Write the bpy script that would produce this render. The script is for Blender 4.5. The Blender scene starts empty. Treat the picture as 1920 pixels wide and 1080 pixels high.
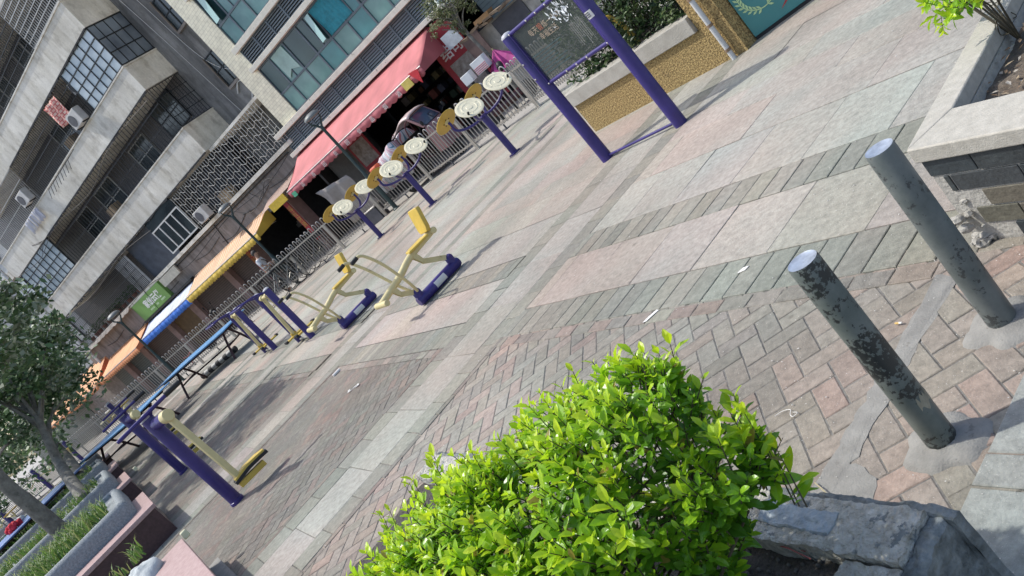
import bpy, bmesh, math, random
from mathutils import Vector, Matrix, noise
rnd = random.Random(11)
S = bpy.context.scene
COL = S.collection
PI = math.pi

# ------------------------------------------------------------------ camera
EYE = 1.75
FPX, ROLL, PITCH, AZ = 1553.4, -0.73657, 0.23924, math.radians(47.3)
F0 = Vector((-math.cos(AZ), math.sin(AZ), 0)); R0 = Vector((F0.y, -F0.x, 0)); U0 = Vector((0, 0, 1))
_fw = math.cos(PITCH) * F0 - math.sin(PITCH) * U0
_dn = -(math.sin(PITCH) * F0 + math.cos(PITCH) * U0)
_c, _s = math.cos(ROLL), math.sin(ROLL)
CX = _c * R0 - _s * _dn
CY = _s * R0 + _c * _dn
CZ = _fw
CAMP = Vector((0, 0, EYE))
cam = bpy.data.cameras.new('camera'); cam.sensor_width = 36; cam.lens = FPX / 1920 * 36
cam.clip_start = 0.05; cam.clip_end = 1500
co = bpy.data.objects.new('camera', cam); COL.objects.link(co)
co.matrix_world = Matrix(((CX.x, -CY.x, -CZ.x, 0), (CX.y, -CY.y, -CZ.y, 0), (CX.z, -CY.z, -CZ.z, EYE), (0, 0, 0, 1)))
S.camera = co

def ray(x, y):
    return CX * ((x - 960) / FPX) + CY * ((y - 540) / FPX) + CZ
def G(x, y, z=0.0):                       # photo pixel -> point at height z
    d = ray(x, y); return CAMP + d * ((z - EYE) / d.z)
def onY(x, y, Y):                         # photo pixel -> point on the plane Y = const
    d = ray(x, y); return CAMP + d * (Y / d.y)
def AT(x, y, dist):                       # photo pixel -> point at a horizontal distance
    d = ray(x, y); return CAMP + d * (dist / math.hypot(d.x, d.y))
def toPx(p):
    q = Vector(p) - CAMP; z = q.dot(CZ)
    return (960 + FPX * q.dot(CX) / z, 540 + FPX * q.dot(CY) / z, z)
A0 = math.radians(21.6)
E1 = Vector((math.cos(A0), -math.sin(A0), 0)); E2 = Vector((math.sin(A0), math.cos(A0), 0))
def W(p, q, z=0.0): return E1 * p + E2 * q + Vector((0, 0, z))     # paving grid -> world

# ------------------------------------------------------------------ light
SUN_AZ, SUN_EL = math.radians(13), math.radians(57)
world = bpy.data.worlds.new('World'); S.world = world; world.use_nodes = True
wn = world.node_tree.nodes; wl = world.node_tree.links
sky = wn.new('ShaderNodeTexSky'); sky.sky_type = 'NISHITA'; sky.sun_disc = False
sky.sun_elevation = SUN_EL; sky.sun_rotation = math.radians(-103); sky.dust_density = 2.5; sky.air_density = 1.0; sky.altitude = 30
wl.new(sky.outputs[0], wn['Background'].inputs[0]); wn['Background'].inputs[1].default_value = 0.15
sl = bpy.data.lights.new('sun', 'SUN'); sl.energy = 2.3; sl.angle = math.radians(0.9); sl.color = (1, 0.985, 0.915)
so = bpy.data.objects.new('sun', sl); COL.objects.link(so)
sd = Vector((math.cos(SUN_AZ) * math.cos(SUN_EL), math.sin(SUN_AZ) * math.cos(SUN_EL), -math.sin(SUN_EL)))
so.rotation_euler = sd.to_track_quat('-Z', 'Y').to_euler()
S.view_settings.view_transform = 'Standard'; S.view_settings.look = 'None'
S.view_settings.exposure = 0.62; S.view_settings.gamma = 1

# ------------------------------------------------------------------ materials
MATS = {}
def mat(name, col, rough=0.6, metal=0.0, var=0.18, scale=6.0, col2=None, bump=0.0, bscale=60.0, stretch=(1, 1, 1), spec=0.5, spots=None):
    if name in MATS: return MATS[name]
    m = bpy.data.materials.new(name); m.use_nodes = True; n = m.node_tree.nodes; l = m.node_tree.links
    b = n['Principled BSDF']; b.inputs['Roughness'].default_value = rough; b.inputs['Metallic'].default_value = metal
    b.inputs['Specular IOR Level'].default_value = spec
    tc = n.new('ShaderNodeTexCoord'); mp = n.new('ShaderNodeMapping'); l.new(tc.outputs['Object'], mp.inputs[0])
    mp.inputs['Scale'].default_value = stretch
    nz = n.new('ShaderNodeTexNoise'); nz.inputs['Scale'].default_value = scale; nz.inputs['Detail'].default_value = 7; nz.inputs['Roughness'].default_value = 0.65
    l.new(mp.outputs[0], nz.inputs['Vector'])
    rp = n.new('ShaderNodeValToRGB'); l.new(nz.outputs[0], rp.inputs[0])
    c2 = col2 if col2 else tuple(min(1, c * (1 + var)) for c in col)
    c1 = tuple(c * (1 - var) for c in col) if not col2 else col
    rp.color_ramp.elements[0].position = 0.32; rp.color_ramp.elements[1].position = 0.68
    rp.color_ramp.elements[0].color = (*c1, 1); rp.color_ramp.elements[1].color = (*c2, 1)
    out = rp.outputs[0]
    if spots:                                   # (colour, threshold, scale): chipped paint, stains
        sc, th, ss = spots
        n2 = n.new('ShaderNodeTexNoise'); n2.inputs['Scale'].default_value = ss; n2.inputs['Detail'].default_value = 9; n2.inputs['Roughness'].default_value = 0.7
        l.new(tc.outputs['Object'], n2.inputs['Vector'])
        r2 = n.new('ShaderNodeValToRGB'); r2.color_ramp.elements[0].position = th; r2.color_ramp.elements[1].position = th + 0.03
        l.new(n2.outputs[0], r2.inputs[0])
        mx = n.new('ShaderNodeMix'); mx.data_type = 'RGBA'; l.new(r2.outputs[0], mx.inputs[0]); l.new(out, mx.inputs[6]); mx.inputs[7].default_value = (*sc, 1)
        out = mx.outputs[2]
    l.new(out, b.inputs['Base Color'])
    if bump:
        n3 = n.new('ShaderNodeTexNoise'); n3.inputs['Scale'].default_value = bscale; n3.inputs['Detail'].default_value = 5
        l.new(mp.outputs[0], n3.inputs['Vector'])
        bp = n.new('ShaderNodeBump'); bp.inputs['Strength'].default_value = bump; bp.inputs['Distance'].default_value = 0.02
        l.new(n3.outputs[0], bp.inputs['Height']); l.new(bp.outputs[0], b.inputs['Normal'])
    MATS[name] = m; return m

def attr_mat(name, rough=0.7, nscale=30, namt=0.35, bump=0.3, transl=0.0, spec=0.4, bscale=None, streak=None):
    """colour comes from each paver's or leaf's own colour attribute, broken up by noise"""
    m = bpy.data.materials.new(name); m.use_nodes = True; n = m.node_tree.nodes; l = m.node_tree.links
    b = n['Principled BSDF']; b.inputs['Roughness'].default_value = rough; b.inputs['Specular IOR Level'].default_value = spec
    at = n.new('ShaderNodeAttribute'); at.attribute_name = 'Col'
    tc = n.new('ShaderNodeTexCoord')
    nz = n.new('ShaderNodeTexNoise'); nz.inputs['Scale'].default_value = nscale; nz.inputs['Detail'].default_value = 8; nz.inputs['Roughness'].default_value = 0.7
    l.new(tc.outputs['Object'], nz.inputs['Vector'])
    mr = n.new('ShaderNodeMapRange'); l.new(nz.outputs[0], mr.inputs[0]); mr.inputs[1].default_value = 0.25; mr.inputs[2].default_value = 0.75
    mr.inputs[3].default_value = 1 - namt; mr.inputs[4].default_value = 1 + namt
    mx = n.new('ShaderNodeMix'); mx.data_type = 'RGBA'; mx.blend_type = 'MULTIPLY'; mx.inputs[0].default_value = 1
    l.new(at.outputs['Color'], mx.inputs[6])
    l.new(mr.outputs[0], mx.inputs[7]); out = mx.outputs[2]
    if streak:                                  # large worn and dirty patches
        n2 = n.new('ShaderNodeTexNoise'); n2.inputs['Scale'].default_value = streak; n2.inputs['Detail'].default_value = 6; n2.inputs['Roughness'].default_value = 0.6
        l.new(tc.outputs['Object'], n2.inputs['Vector'])
        r2 = n.new('ShaderNodeValToRGB'); l.new(n2.outputs[0], r2.inputs[0])
        r2.color_ramp.elements[0].position = 0.3; r2.color_ramp.elements[0].color = (0.70, 0.685, 0.66, 1)
        r2.color_ramp.elements[1].position = 0.68; r2.color_ramp.elements[1].color = (1.18, 1.15, 1.12, 1)
        m2 = n.new('ShaderNodeMix'); m2.data_type = 'RGBA'; m2.blend_type = 'MULTIPLY'; m2.inputs[0].default_value = 1
        l.new(out, m2.inputs[6]); l.new(r2.outputs[0], m2.inputs[7]); out = m2.outputs[2]
        n5 = n.new('ShaderNodeTexNoise'); n5.inputs['Scale'].default_value = .8; n5.inputs['Detail'].default_value = 4
        mp5 = n.new('ShaderNodeMapping'); mp5.inputs['Location'].default_value = (31, 7, 3); l.new(tc.outputs['Object'], mp5.inputs[0]); l.new(mp5.outputs[0], n5.inputs['Vector'])
        r5 = n.new('ShaderNodeValToRGB'); l.new(n5.outputs[0], r5.inputs[0]); r5.color_ramp.elements[0].position = .38; r5.color_ramp.elements[1].position = .66
        r5.color_ramp.elements[0].color = (.965, 1.0, .985, 1); r5.color_ramp.elements[1].color = (1.07, .965, .93, 1)
        m5 = n.new('ShaderNodeMix'); m5.data_type = 'RGBA'; m5.blend_type = 'MULTIPLY'; m5.inputs[0].default_value = 1; l.new(out, m5.inputs[6]); l.new(r5.outputs[0], m5.inputs[7]); out = m5.outputs[2]
        n4 = n.new('ShaderNodeTexNoise'); n4.inputs['Scale'].default_value = 300; n4.inputs['Detail'].default_value = 2
        l.new(tc.outputs['Object'], n4.inputs['Vector'])
        r4 = n.new('ShaderNodeValToRGB'); l.new(n4.outputs[0], r4.inputs[0]); r4.color_ramp.elements[0].position = 0.66; r4.color_ramp.elements[1].position = 0.74
        m4 = n.new('ShaderNodeMix'); m4.data_type = 'RGBA'; l.new(r4.outputs[0], m4.inputs[0]); l.new(out, m4.inputs[6]); m4.inputs[7].default_value = (0.5, 0.48, 0.45, 1)
        out = m4.outputs[2]
    if streak:                                  # trodden gum and oil spots
        vo = n.new('ShaderNodeTexVoronoi'); vo.inputs['Scale'].default_value = 2.6; l.new(tc.outputs['Object'], vo.inputs['Vector'])
        r6 = n.new('ShaderNodeValToRGB'); l.new(vo.outputs['Distance'], r6.inputs[0]); r6.color_ramp.elements[0].position = .035; r6.color_ramp.elements[1].position = .06
        r6.color_ramp.elements[0].color = (.70, .69, .68, 1); r6.color_ramp.elements[1].color = (1, 1, 1, 1)
        m6 = n.new('ShaderNodeMix'); m6.data_type = 'RGBA'; m6.blend_type = 'MULTIPLY'; m6.inputs[0].default_value = 1; l.new(out, m6.inputs[6]); l.new(r6.outputs[0], m6.inputs[7]); out = m6.outputs[2]
    l.new(out, b.inputs['Base Color'])
    if bump:
        n3 = n.new('ShaderNodeTexNoise'); n3.inputs['Scale'].default_value = bscale or nscale * 3; n3.inputs['Detail'].default_value = 6
        l.new(tc.outputs['Object'], n3.inputs['Vector'])
        bp = n.new('ShaderNodeBump'); bp.inputs['Strength'].default_value = bump; bp.inputs['Distance'].default_value = 0.01
        l.new(n3.outputs[0], bp.inputs['Height']); l.new(bp.outputs[0], b.inputs['Normal'])
    if transl:
        tr = n.new('ShaderNodeBsdfTranslucent'); ms = n.new('ShaderNodeMixShader'); ms.inputs[0].default_value = transl
        hs = n.new('ShaderNodeHueSaturation'); hs.inputs['Value'].default_value = 1.35; l.new(out, hs.inputs['Color'])
        l.new(hs.outputs[0], tr.inputs[0]); l.new(b.outputs[0], ms.inputs[1]); l.new(tr.outputs[0], ms.inputs[2])
        l.new(ms.outputs[0], n['Material Output'].inputs[0])
    MATS[name] = m; return m

def brick_mat(name, c1, c2, cm, bw, bh, mortar=0.012, rough=0.6, axes='XZ', bump=0.4, scale=1.0):
    """tiles, bricks or slats laid in one plane of the object"""
    m = bpy.data.materials.new(name); m.use_nodes = True; n = m.node_tree.nodes; l = m.node_tree.links
    b = n['Principled BSDF']; b.inputs['Roughness'].default_value = rough
    tc = n.new('ShaderNodeTexCoord'); sx = n.new('ShaderNodeSeparateXYZ'); cx = n.new('ShaderNodeCombineXYZ')
    l.new(tc.outputs['Object'], sx.inputs[0]); l.new(sx.outputs['XYZ'.index(axes[0])], cx.inputs[0]); l.new(sx.outputs['XYZ'.index(axes[1])], cx.inputs[1])
    br = n.new('ShaderNodeTexBrick'); br.inputs['Scale'].default_value = scale; br.inputs['Brick Width'].default_value = bw; br.inputs['Row Height'].default_value = bh
    br.inputs['Mortar Size'].default_value = mortar; br.inputs['Color1'].default_value = (*c1, 1); br.inputs['Color2'].default_value = (*c2, 1); br.inputs['Mortar'].default_value = (*cm, 1)
    br.inputs['Mortar Smooth'].default_value = 0.3
    l.new(cx.outputs[0], br.inputs['Vector'])
    nz = n.new('ShaderNodeTexNoise'); nz.inputs['Scale'].default_value = 5; nz.inputs['Detail'].default_value = 8; l.new(tc.outputs['Object'], nz.inputs['Vector'])
    mr = n.new('ShaderNodeMapRange'); l.new(nz.outputs[0], mr.inputs[0]); mr.inputs[1].default_value = .3; mr.inputs[2].default_value = .7; mr.inputs[3].default_value = .86; mr.inputs[4].default_value = 1.12
    mx = n.new('ShaderNodeMix'); mx.data_type = 'RGBA'; mx.blend_type = 'MULTIPLY'; mx.inputs[0].default_value = 1
    l.new(br.outputs[0], mx.inputs[6]); l.new(mr.outputs[0], mx.inputs[7]); l.new(mx.outputs[2], b.inputs['Base Color'])
    bp = n.new('ShaderNodeBump'); bp.inputs['Strength'].default_value = bump; bp.inputs['Distance'].default_value = .01; bp.invert = True
    l.new(br.outputs['Fac'], bp.inputs['Height']); l.new(bp.outputs[0], b.inputs['Normal'])
    MATS[name] = m; return m

def glass_mat(name, tint, rough=0.08, alpha=0.35, var=None):
    m = bpy.data.materials.new(name); m.use_nodes = True; n = m.node_tree.nodes; l = m.node_tree.links
    b = n['Principled BSDF']; b.inputs['Base Color'].default_value = (*tint, 1); b.inputs['Roughness'].default_value = rough
    b.inputs['Specular IOR Level'].default_value = 0.7
    if var:
        tc = n.new('ShaderNodeTexCoord'); nz = n.new('ShaderNodeTexNoise'); nz.inputs['Scale'].default_value = 0.9; nz.inputs['Detail'].default_value = 3
        l.new(tc.outputs['Object'], nz.inputs['Vector']); rp = n.new('ShaderNodeValToRGB'); l.new(nz.outputs[0], rp.inputs[0])
        rp.color_ramp.elements[0].position = .35; rp.color_ramp.elements[1].position = .65
        rp.color_ramp.elements[0].color = (*tint, 1); rp.color_ramp.elements[1].color = (*var, 1); l.new(rp.outputs[0], b.inputs['Base Color'])
    if alpha < 1:
        tr = n.new('ShaderNodeBsdfTransparent'); ms = n.new('ShaderNodeMixShader'); ms.inputs[0].default_value = alpha
        l.new(tr.outputs[0], ms.inputs[1]); l.new(b.outputs[0], ms.inputs[2]); l.new(ms.outputs[0], n['Material Output'].inputs[0])
    MATS[name] = m; return m

# ------------------------------------------------------------------ mesh builder
class MB:
    def __init__(s): s.v = []; s.f = []; s.mi = []; s.c = []; s.cur = 0; s.col = (1, 1, 1)
    def add(s, vs, fs, mi=None, col=None):
        o = len(s.v); s.v += [tuple(v) for v in vs]
        for f in fs:
            s.f.append(tuple(i + o for i in f)); s.mi.append(s.cur if mi is None else mi); s.c.append(col or s.col)
        return s
    def box(s, c, size, rot=None, mi=None):
        hx, hy, hz = size[0] / 2, size[1] / 2, size[2] / 2
        vs = [Vector((x, y, z)) for z in (-hz, hz) for y in (-hy, hy) for x in (-hx, hx)]
        if rot is not None: vs = [rot @ v for v in vs]
        c = Vector(c)
        return s.add([v + c for v in vs], [(0, 2, 3, 1), (4, 5, 7, 6), (0, 1, 5, 4), (2, 6, 7, 3), (0, 4, 6, 2), (1, 3, 7, 5)], mi)
    def b2(s, x0, x1, y0, y1, z0, z1, mi=None):
        return s.box(((x0 + x1) / 2, (y0 + y1) / 2, (z0 + z1) / 2), (abs(x1 - x0), abs(y1 - y0), abs(z1 - z0)), None, mi)
    def tube(s, pts, r, n=8, cap=True, mi=None):
        pts = [Vector(p) for p in pts]; rs = r if isinstance(r, (list, tuple)) else [r] * len(pts)
        up = None; vs = []; k = len(pts)
        for i, p in enumerate(pts):
            t = (pts[min(i + 1, k - 1)] - pts[max(i - 1, 0)])
            t = t.normalized() if t.length > 1e-9 else Vector((0, 0, 1))
            if up is None: up = Vector((0, 0, 1)) if abs(t.z) < 0.95 else Vector((1, 0, 0))
            a = t.cross(up)
            if a.length < 1e-6: a = t.orthogonal()
            a.normalize(); b = a.cross(t).normalized(); up = b
            for j in range(n):
                th = 2 * PI * j / n; vs.append(p + (a * math.cos(th) + b * math.sin(th)) * rs[i])
        fs = [(i * n + j, i * n + (j + 1) % n, (i + 1) * n + (j + 1) % n, (i + 1) * n + j) for i in range(k - 1) for j in range(n)]
        if cap: fs += [tuple(range(n - 1, -1, -1)), tuple((k - 1) * n + j for j in range(n))]
        return s.add(vs, fs, mi)
    def lathe(s, prof, n=20, c=(0, 0, 0), rot=None, mi=None, cap=True):      # prof: (radius, height) from bottom to top
        vs = []; c = Vector(c)
        for r, z in prof:
            for j in range(n):
                v = Vector((r * math.cos(2 * PI * j / n), r * math.sin(2 * PI * j / n), z))
                vs.append((rot @ v if rot is not None else v) + c)
        k = len(prof)
        fs = [(i * n + j, i * n + (j + 1) % n, (i + 1) * n + (j + 1) % n, (i + 1) * n + j) for i in range(k - 1) for j in range(n)]
        if cap: fs += [tuple(range(n - 1, -1, -1)), tuple((k - 1) * n + j for j in range(n))]
        return s.add(vs, fs, mi)
    def prism(s, poly, d, mi=None, smooth=None):     # planar polygon (3-d points) pushed along d
        poly = [Vector(p) for p in poly]; d = Vector(d); n = len(poly)
        vs = poly + [p + d for p in poly]
        fs = [tuple(range(n - 1, -1, -1)), tuple(range(n, 2 * n))] + [(i, (i + 1) % n, n + (i + 1) % n, n + i) for i in range(n)]
        return s.add(vs, fs, mi)
    def ball(s, c, r, n=10, m=7, mi=None, sc=(1, 1, 1)):
        c = Vector(c); prof = [(max(1e-4, r * math.sin(PI * i / m)), -r * math.cos(PI * i / m)) for i in range(m + 1)]
        vs = []
        for rr, z in prof:
            for j in range(n): vs.append(c + Vector((rr * math.cos(2 * PI * j / n) * sc[0], rr * math.sin(2 * PI * j / n) * sc[1], z * sc[2])))
        fs = [(i * n + j, i * n + (j + 1) % n, (i + 1) * n + (j + 1) % n, (i + 1) * n + j) for i in range(m) for j in range(n)]
        return s.add(vs, fs, mi)
    def build(s, name, mats, parent=None, angle=40, bevel=0, attr=False, loc=None, rotz=0):
        me = bpy.data.meshes.new(name); me.from_pydata(s.v, [], s.f)
        if not isinstance(mats, (list, tuple)): mats = [mats]
        for m in mats: me.materials.append(m)
        me.polygons.foreach_set('material_index', s.mi)
        if attr:
            a = me.attributes.new('Col', 'FLOAT_COLOR', 'CORNER'); buf = []
            for p in me.polygons:
                c = s.c[p.index]; buf += [c[0], c[1], c[2], 1.0] * p.loop_total
            a.data.foreach_set('color', buf)
        me.update()
        if not attr:
            bm = bmesh.new(); bm.from_mesh(me); bmesh.ops.recalc_face_normals(bm, faces=bm.faces); bm.to_mesh(me); bm.free()
        if angle:
            me.polygons.foreach_set('use_smooth', [True] * len(me.polygons)); me.set_sharp_from_angle(angle=math.radians(angle))
        o = bpy.data.objects.new(name, me); COL.objects.link(o)
        if bevel:
            bv = o.modifiers.new('bevel', 'BEVEL'); bv.width = bevel; bv.segments = 2; bv.limit_method = 'ANGLE'; bv.angle_limit = math.radians(40)
        if parent is not None: o.parent = parent
        if loc is not None: o.location = loc
        if rotz: o.rotation_euler = (0, 0, rotz)
        return o

def tag(o, label=None, cat=None, group=None, kind=None):
    if label: o['label'] = label
    if cat: o['category'] = cat
    if group: o['group'] = group
    if kind: o['kind'] = kind
    return o
def thing(name, label, cat, loc=(0, 0, 0), rotz=0.0, group=None):
    o = bpy.data.objects.new(name, None); COL.objects.link(o); o.location = loc; o.rotation_euler = (0, 0, rotz); o.empty_display_size = 0.2
    return tag(o, label, cat, group)
def copy_tree(o, loc=None, rotz=None, label=None, parent=None):
    c = o.copy(); COL.objects.link(c)
    if parent is not None: c.parent = parent
    if loc is not None: c.location = loc
    if rotz is not None: c.rotation_euler = (0, 0, rotz)
    if label: c['label'] = label
    for ch in list(o.children): copy_tree(ch, parent=c)
    return c
def arc(c, r, a0, a1, n, ax, ay):
    c = Vector(c); ax = Vector(ax); ay = Vector(ay)
    return [c + (ax * math.cos(a0 + (a1 - a0) * i / n) + ay * math.sin(a0 + (a1 - a0) * i / n)) * r for i in range(n + 1)]
def smooth(pts, n=6):                             # Catmull-Rom through the points
    pts = [Vector(p) for p in pts]; P = [pts[0]] + pts + [pts[-1]]; out = []
    for i in range(1, len(P) - 2):
        for k in range(n):
            t = k / n; a, b, c, d = P[i - 1], P[i], P[i + 1], P[i + 2]
            out.append(0.5 * (2 * b + (c - a) * t + (2 * a - 5 * b + 4 * c - d) * t * t + (3 * b - a - 3 * c + d) * t ** 3))
    return out + [pts[-1]]
def text(body, size, origin, right, up, m, name='lettering', parent=None, depth=0.003, align='LEFT', bold=0.0, space=1.0):
    """lettering as a thin mesh; origin, right and up in the parent's space"""
    cu = bpy.data.curves.new('lettering', 'FONT'); cu.body = body; cu.size = size; cu.extrude = depth; cu.align_x = align; cu.offset = bold; cu.space_character = space
    cu.resolution_u = 2
    tmp = bpy.data.objects.new('tmp_text', cu); COL.objects.link(tmp)
    me = bpy.data.meshes.new_from_object(tmp.evaluated_get(bpy.context.evaluated_depsgraph_get()))
    bpy.data.objects.remove(tmp); bpy.data.curves.remove(cu)
    r = Vector(right).normalized(); u = Vector(up).normalized(); nn = r.cross(u); o = Vector(origin)
    me.transform(Matrix(((r.x, u.x, nn.x, o.x), (r.y, u.y, nn.y, o.y), (r.z, u.z, nn.z, o.z), (0, 0, 0, 1))))
    me.materials.clear(); me.materials.append(m)
    ob = bpy.data.objects.new(name, me); COL.objects.link(ob)
    if parent is not None: ob.parent = parent
    return ob

# ================================================================== GROUND
m_street = mat('street concrete', (0.34, 0.32, 0.29), .85, var=.2, scale=1.3, bump=.15)
g = MB(); g.add([(-300, -300, 0), (300, -300, 0), (300, 300, 0), (-300, 300, 0)], [(0, 1, 2, 3)])
tag(g.build('ground', m_street, loc=(0, 0, -0.014), angle=0), kind='structure')

FENCE = [G(*p) for p in [(1011, 201), (897.5, 279), (811, 337), (725, 404), (646.7, 466), (580, 518), (442, 631), (326, 728)]]
FENCE = [Vector((-6.6, 13.55, 0)), Vector((-8.2, 14.2, 0))] + [Vector((p.x, p.y, 0)) for p in FENCE] + [Vector((-34.5, 14.0, 0)), Vector((-40, 13.0, 0)), Vector((-45, 12.0, 0))]

bed = MB(); bed.add([(6, -6, 0), (6, 13.4, 0)] + [(p.x, p.y + .25, 0) for p in FENCE] + [(-46, 11.8, 0), (-46, -14, 0), (-20, -10, 0)], [tuple(range(len(FENCE) + 5))])
tag(bed.build('joint_bed', mat('joint sand', (0.165, 0.157, 0.143), .95, var=.4, scale=40), loc=(0, 0, -0.0085), angle=0), kind='structure')

def inside(x, y):                                 # is a plaza point on the plaza side of the fence line
    for a, b in zip(FENCE[:-1], FENCE[1:]):
        if b.x <= x <= a.x:
            t = (x - a.x) / (b.x - a.x); return y < a.y + t * (b.y - a.y) + .12
    return y < 13.4
def seen(c):
    x, y, z = toPx(c)
    return z > .2 and -500 < x < 2450 and -420 < y < 1650

paving = MB()
BR = [(0.1973, 0.1838, 0.1631), (0.1924, 0.1818, 0.1622), (0.2024, 0.1798, 0.1594), (0.1834, 0.1749, 0.1565), (0.1894, 0.1838, 0.1612), (0.2113, 0.1739, 0.1547), (0.1794, 0.1709, 0.1547)]
SL = [(0.3256, 0.3213, 0.2933), (0.3306, 0.3173, 0.2876), (0.3156, 0.3193, 0.2933), (0.3357, 0.3293, 0.2933), (0.3206, 0.3143, 0.2876)]
SD = [(0.2354, 0.2425, 0.2143), (0.2154, 0.2246, 0.2), (0.2505, 0.2495, 0.2171), (0.2304, 0.2295, 0.2029)]
SA = [(0.3306, 0.3173, 0.2905), (0.3256, 0.3193, 0.2952), (0.3406, 0.3193, 0.2914), (0.3186, 0.3143, 0.2923)]
PK = [(0.3456, 0.3133, 0.2838), (0.3406, 0.3173, 0.2876), (0.3326, 0.3154, 0.2857), (0.3507, 0.3133, 0.2819), (0.3306, 0.3143, 0.2876)]
BL = [(0.3186, 0.3253, 0.3029), (0.3256, 0.3293, 0.3047), (0.3156, 0.3173, 0.2933), (0.3286, 0.3253, 0.2971)]
def jit(c, a=.07):
    k = 1 + rnd.uniform(-a, a); return tuple(x * k * (1 + rnd.uniform(-.02, .02)) for x in c)
def paver(c, u, v, hu, hv, colr, gap=.003, jz=.0012, sink=0.0):
    """one paving stone: centre, in-plane axes, half sizes"""
    if not inside(c.x, c.y) or not seen(c): return
    near = c.length < 7.5
    hu -= gap; hv -= gap
    if sink and near:
        r_ = rnd.uniform(-.012, .012); u, v = (u + v * r_), (v - u * r_); c = c + u * rnd.uniform(-.0015, .0015) + v * rnd.uniform(-.0015, .0015)
    z = (rnd.uniform(-jz, jz) if near else 0) - sink
    tu, tv = (rnd.uniform(-1, 1) * .006, rnd.uniform(-1, 1) * .006) if near and jz > .001 else (0, 0)
    def P(a, b, dz): return c + u * (a * hu) + v * (b * hv) + Vector((0, 0, z + dz + a * hu * tu + b * hv * tv))
    cs = [(-1, -1), (1, -1), (1, 1), (-1, 1)]
    if near:
        e = .0035
        top = [P(a * (1 - e / hu), b * (1 - e / hv), 0) for a, b in cs]; mid = [P(a, b, -.003) for a, b in cs]; low = [P(a, b, -.02) for a, b in cs]
        fs = [(0, 1, 2, 3)] + [(i, i + 4, (i + 1) % 4 + 4, (i + 1) % 4) for i in range(4)] + [(i + 4, i + 8, (i + 1) % 4 + 8, (i + 1) % 4 + 4) for i in range(4)]
        paving.add(top + mid + low, fs, col=colr)
    else:
        paving.add([P(a, b, 0) for a, b in cs], [(0, 1, 2, 3)], col=colr)
STRIPS = [-6.59 - 4.55 * k for k in range(0, 7)]
def in_strip(p, m=0.0):
    for s in STRIPS:
        if s - .29 - m < p < s + .59 + .26 + m: return True
    return False
# light granite strips running away from the camera, with a soldier course on each side
for s in STRIPS:
    q = -6.0 + .33
    while q < 16:
        paver(W(s + .295, q + .305), E1, E2, .295, .305, jit(SA[rnd.randrange(4)]), .002)
        q += .61
    q = -6.0
    while q < 16:
        w = .305
        paver(W(s - .145, q + w / 2), E1, E2, .145, w / 2, jit(SD[rnd.randrange(4)]), .003)
        paver(W(s + .59 + .13, q + .1 + w / 2), E1, E2, .13, w / 2, jit(SD[rnd.randrange(4)]), .003)
        q += w
# cross bands
p = -44.0
while p < 4:
    for (q0, q1) in ((2.405, 2.725), (3.335, 3.645)):
        if not in_strip(p + .085, -.05): paver(W(p + .085, (q0 + q1) / 2), E1, E2, .085, (q1 - q0) / 2, jit(SD[rnd.randrange(4)], .1), .003)
    p += .172
p = -44.0
while p < 4:
    w = .61
    for (q0, q1, pal, sh) in ((2.73, 3.33, PK, 0), (3.65, 4.31, BL, .3)):
        a, b = p + sh, p + sh + w
        for s in STRIPS:                           # cut at the strips
            lo, hi = s - .29, s + .85
            if a < lo < b: b = lo
            elif lo <= a < hi: a = min(b, hi) if b > hi else b
        if b - a > .05: paver(W((a + b) / 2, (q0 + q1) / 2), E1, E2, (b - a) / 2, (q1 - q0) / 2, jit(pal[rnd.randrange(len(pal))], .05), .002)
    p += w
# large slabs further out
row = 0; q = 4.315
while q < 18:
    hq = .41 if row % 3 else .58; p = -44 + (row % 2) * .55
    while p < 4:
        w = 1.1; a, b = p, p + w
        for s in STRIPS:
            lo, hi = s - .29, s + .85
            if a < lo < b: b = lo
            elif lo <= a < hi: a = min(b, hi) if b > hi else b
        if b - a > .05: paver(W((a + b) / 2, q + hq / 2), E1, E2, (b - a) / 2, hq / 2, jit((PK + SL)[rnd.randrange(10)], .03), .0017)
        p += w
    q += hq; row += 1
# herringbone brick fields (laid diagonally) on the near side of the bands
bw, bl = .1035, .207
U = W(math.cos(PI / 4), math.sin(PI / 4)); V = W(-math.sin(PI / 4), math.cos(PI / 4))
N = 260
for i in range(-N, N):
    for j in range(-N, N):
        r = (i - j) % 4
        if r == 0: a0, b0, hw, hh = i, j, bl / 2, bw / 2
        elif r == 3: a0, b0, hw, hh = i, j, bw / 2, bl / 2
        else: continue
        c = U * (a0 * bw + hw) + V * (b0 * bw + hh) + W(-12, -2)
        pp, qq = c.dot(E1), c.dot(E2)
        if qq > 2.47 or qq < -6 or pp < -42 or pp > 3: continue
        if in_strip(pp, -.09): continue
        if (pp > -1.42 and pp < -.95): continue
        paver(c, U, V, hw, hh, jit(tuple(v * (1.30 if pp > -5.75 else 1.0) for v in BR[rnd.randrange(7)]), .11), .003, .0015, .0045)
# straight edging bricks where the diagonal field meets bands and strips
q = -6.0
while q < 2.3:
    for s in STRIPS:
        for sx in (s - .29 - .035, s + .85 + .035):
            paver(W(sx, q + .1), E1, E2, .033, .1, jit(BR[rnd.randrange(7)], .14), .003, .002)
    q += .2
p = -44.0
while p < 4:
    if not in_strip(p + .1) and not -2.02 < p < -1.75 and not -1.62 < p < -.85: paver(W(p + .1, 2.345), E1, E2, .1, .052, jit(tuple(v * 1.25 for v in BR[rnd.randrange(7)]), .14), .004, .002)
    p += .2
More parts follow.
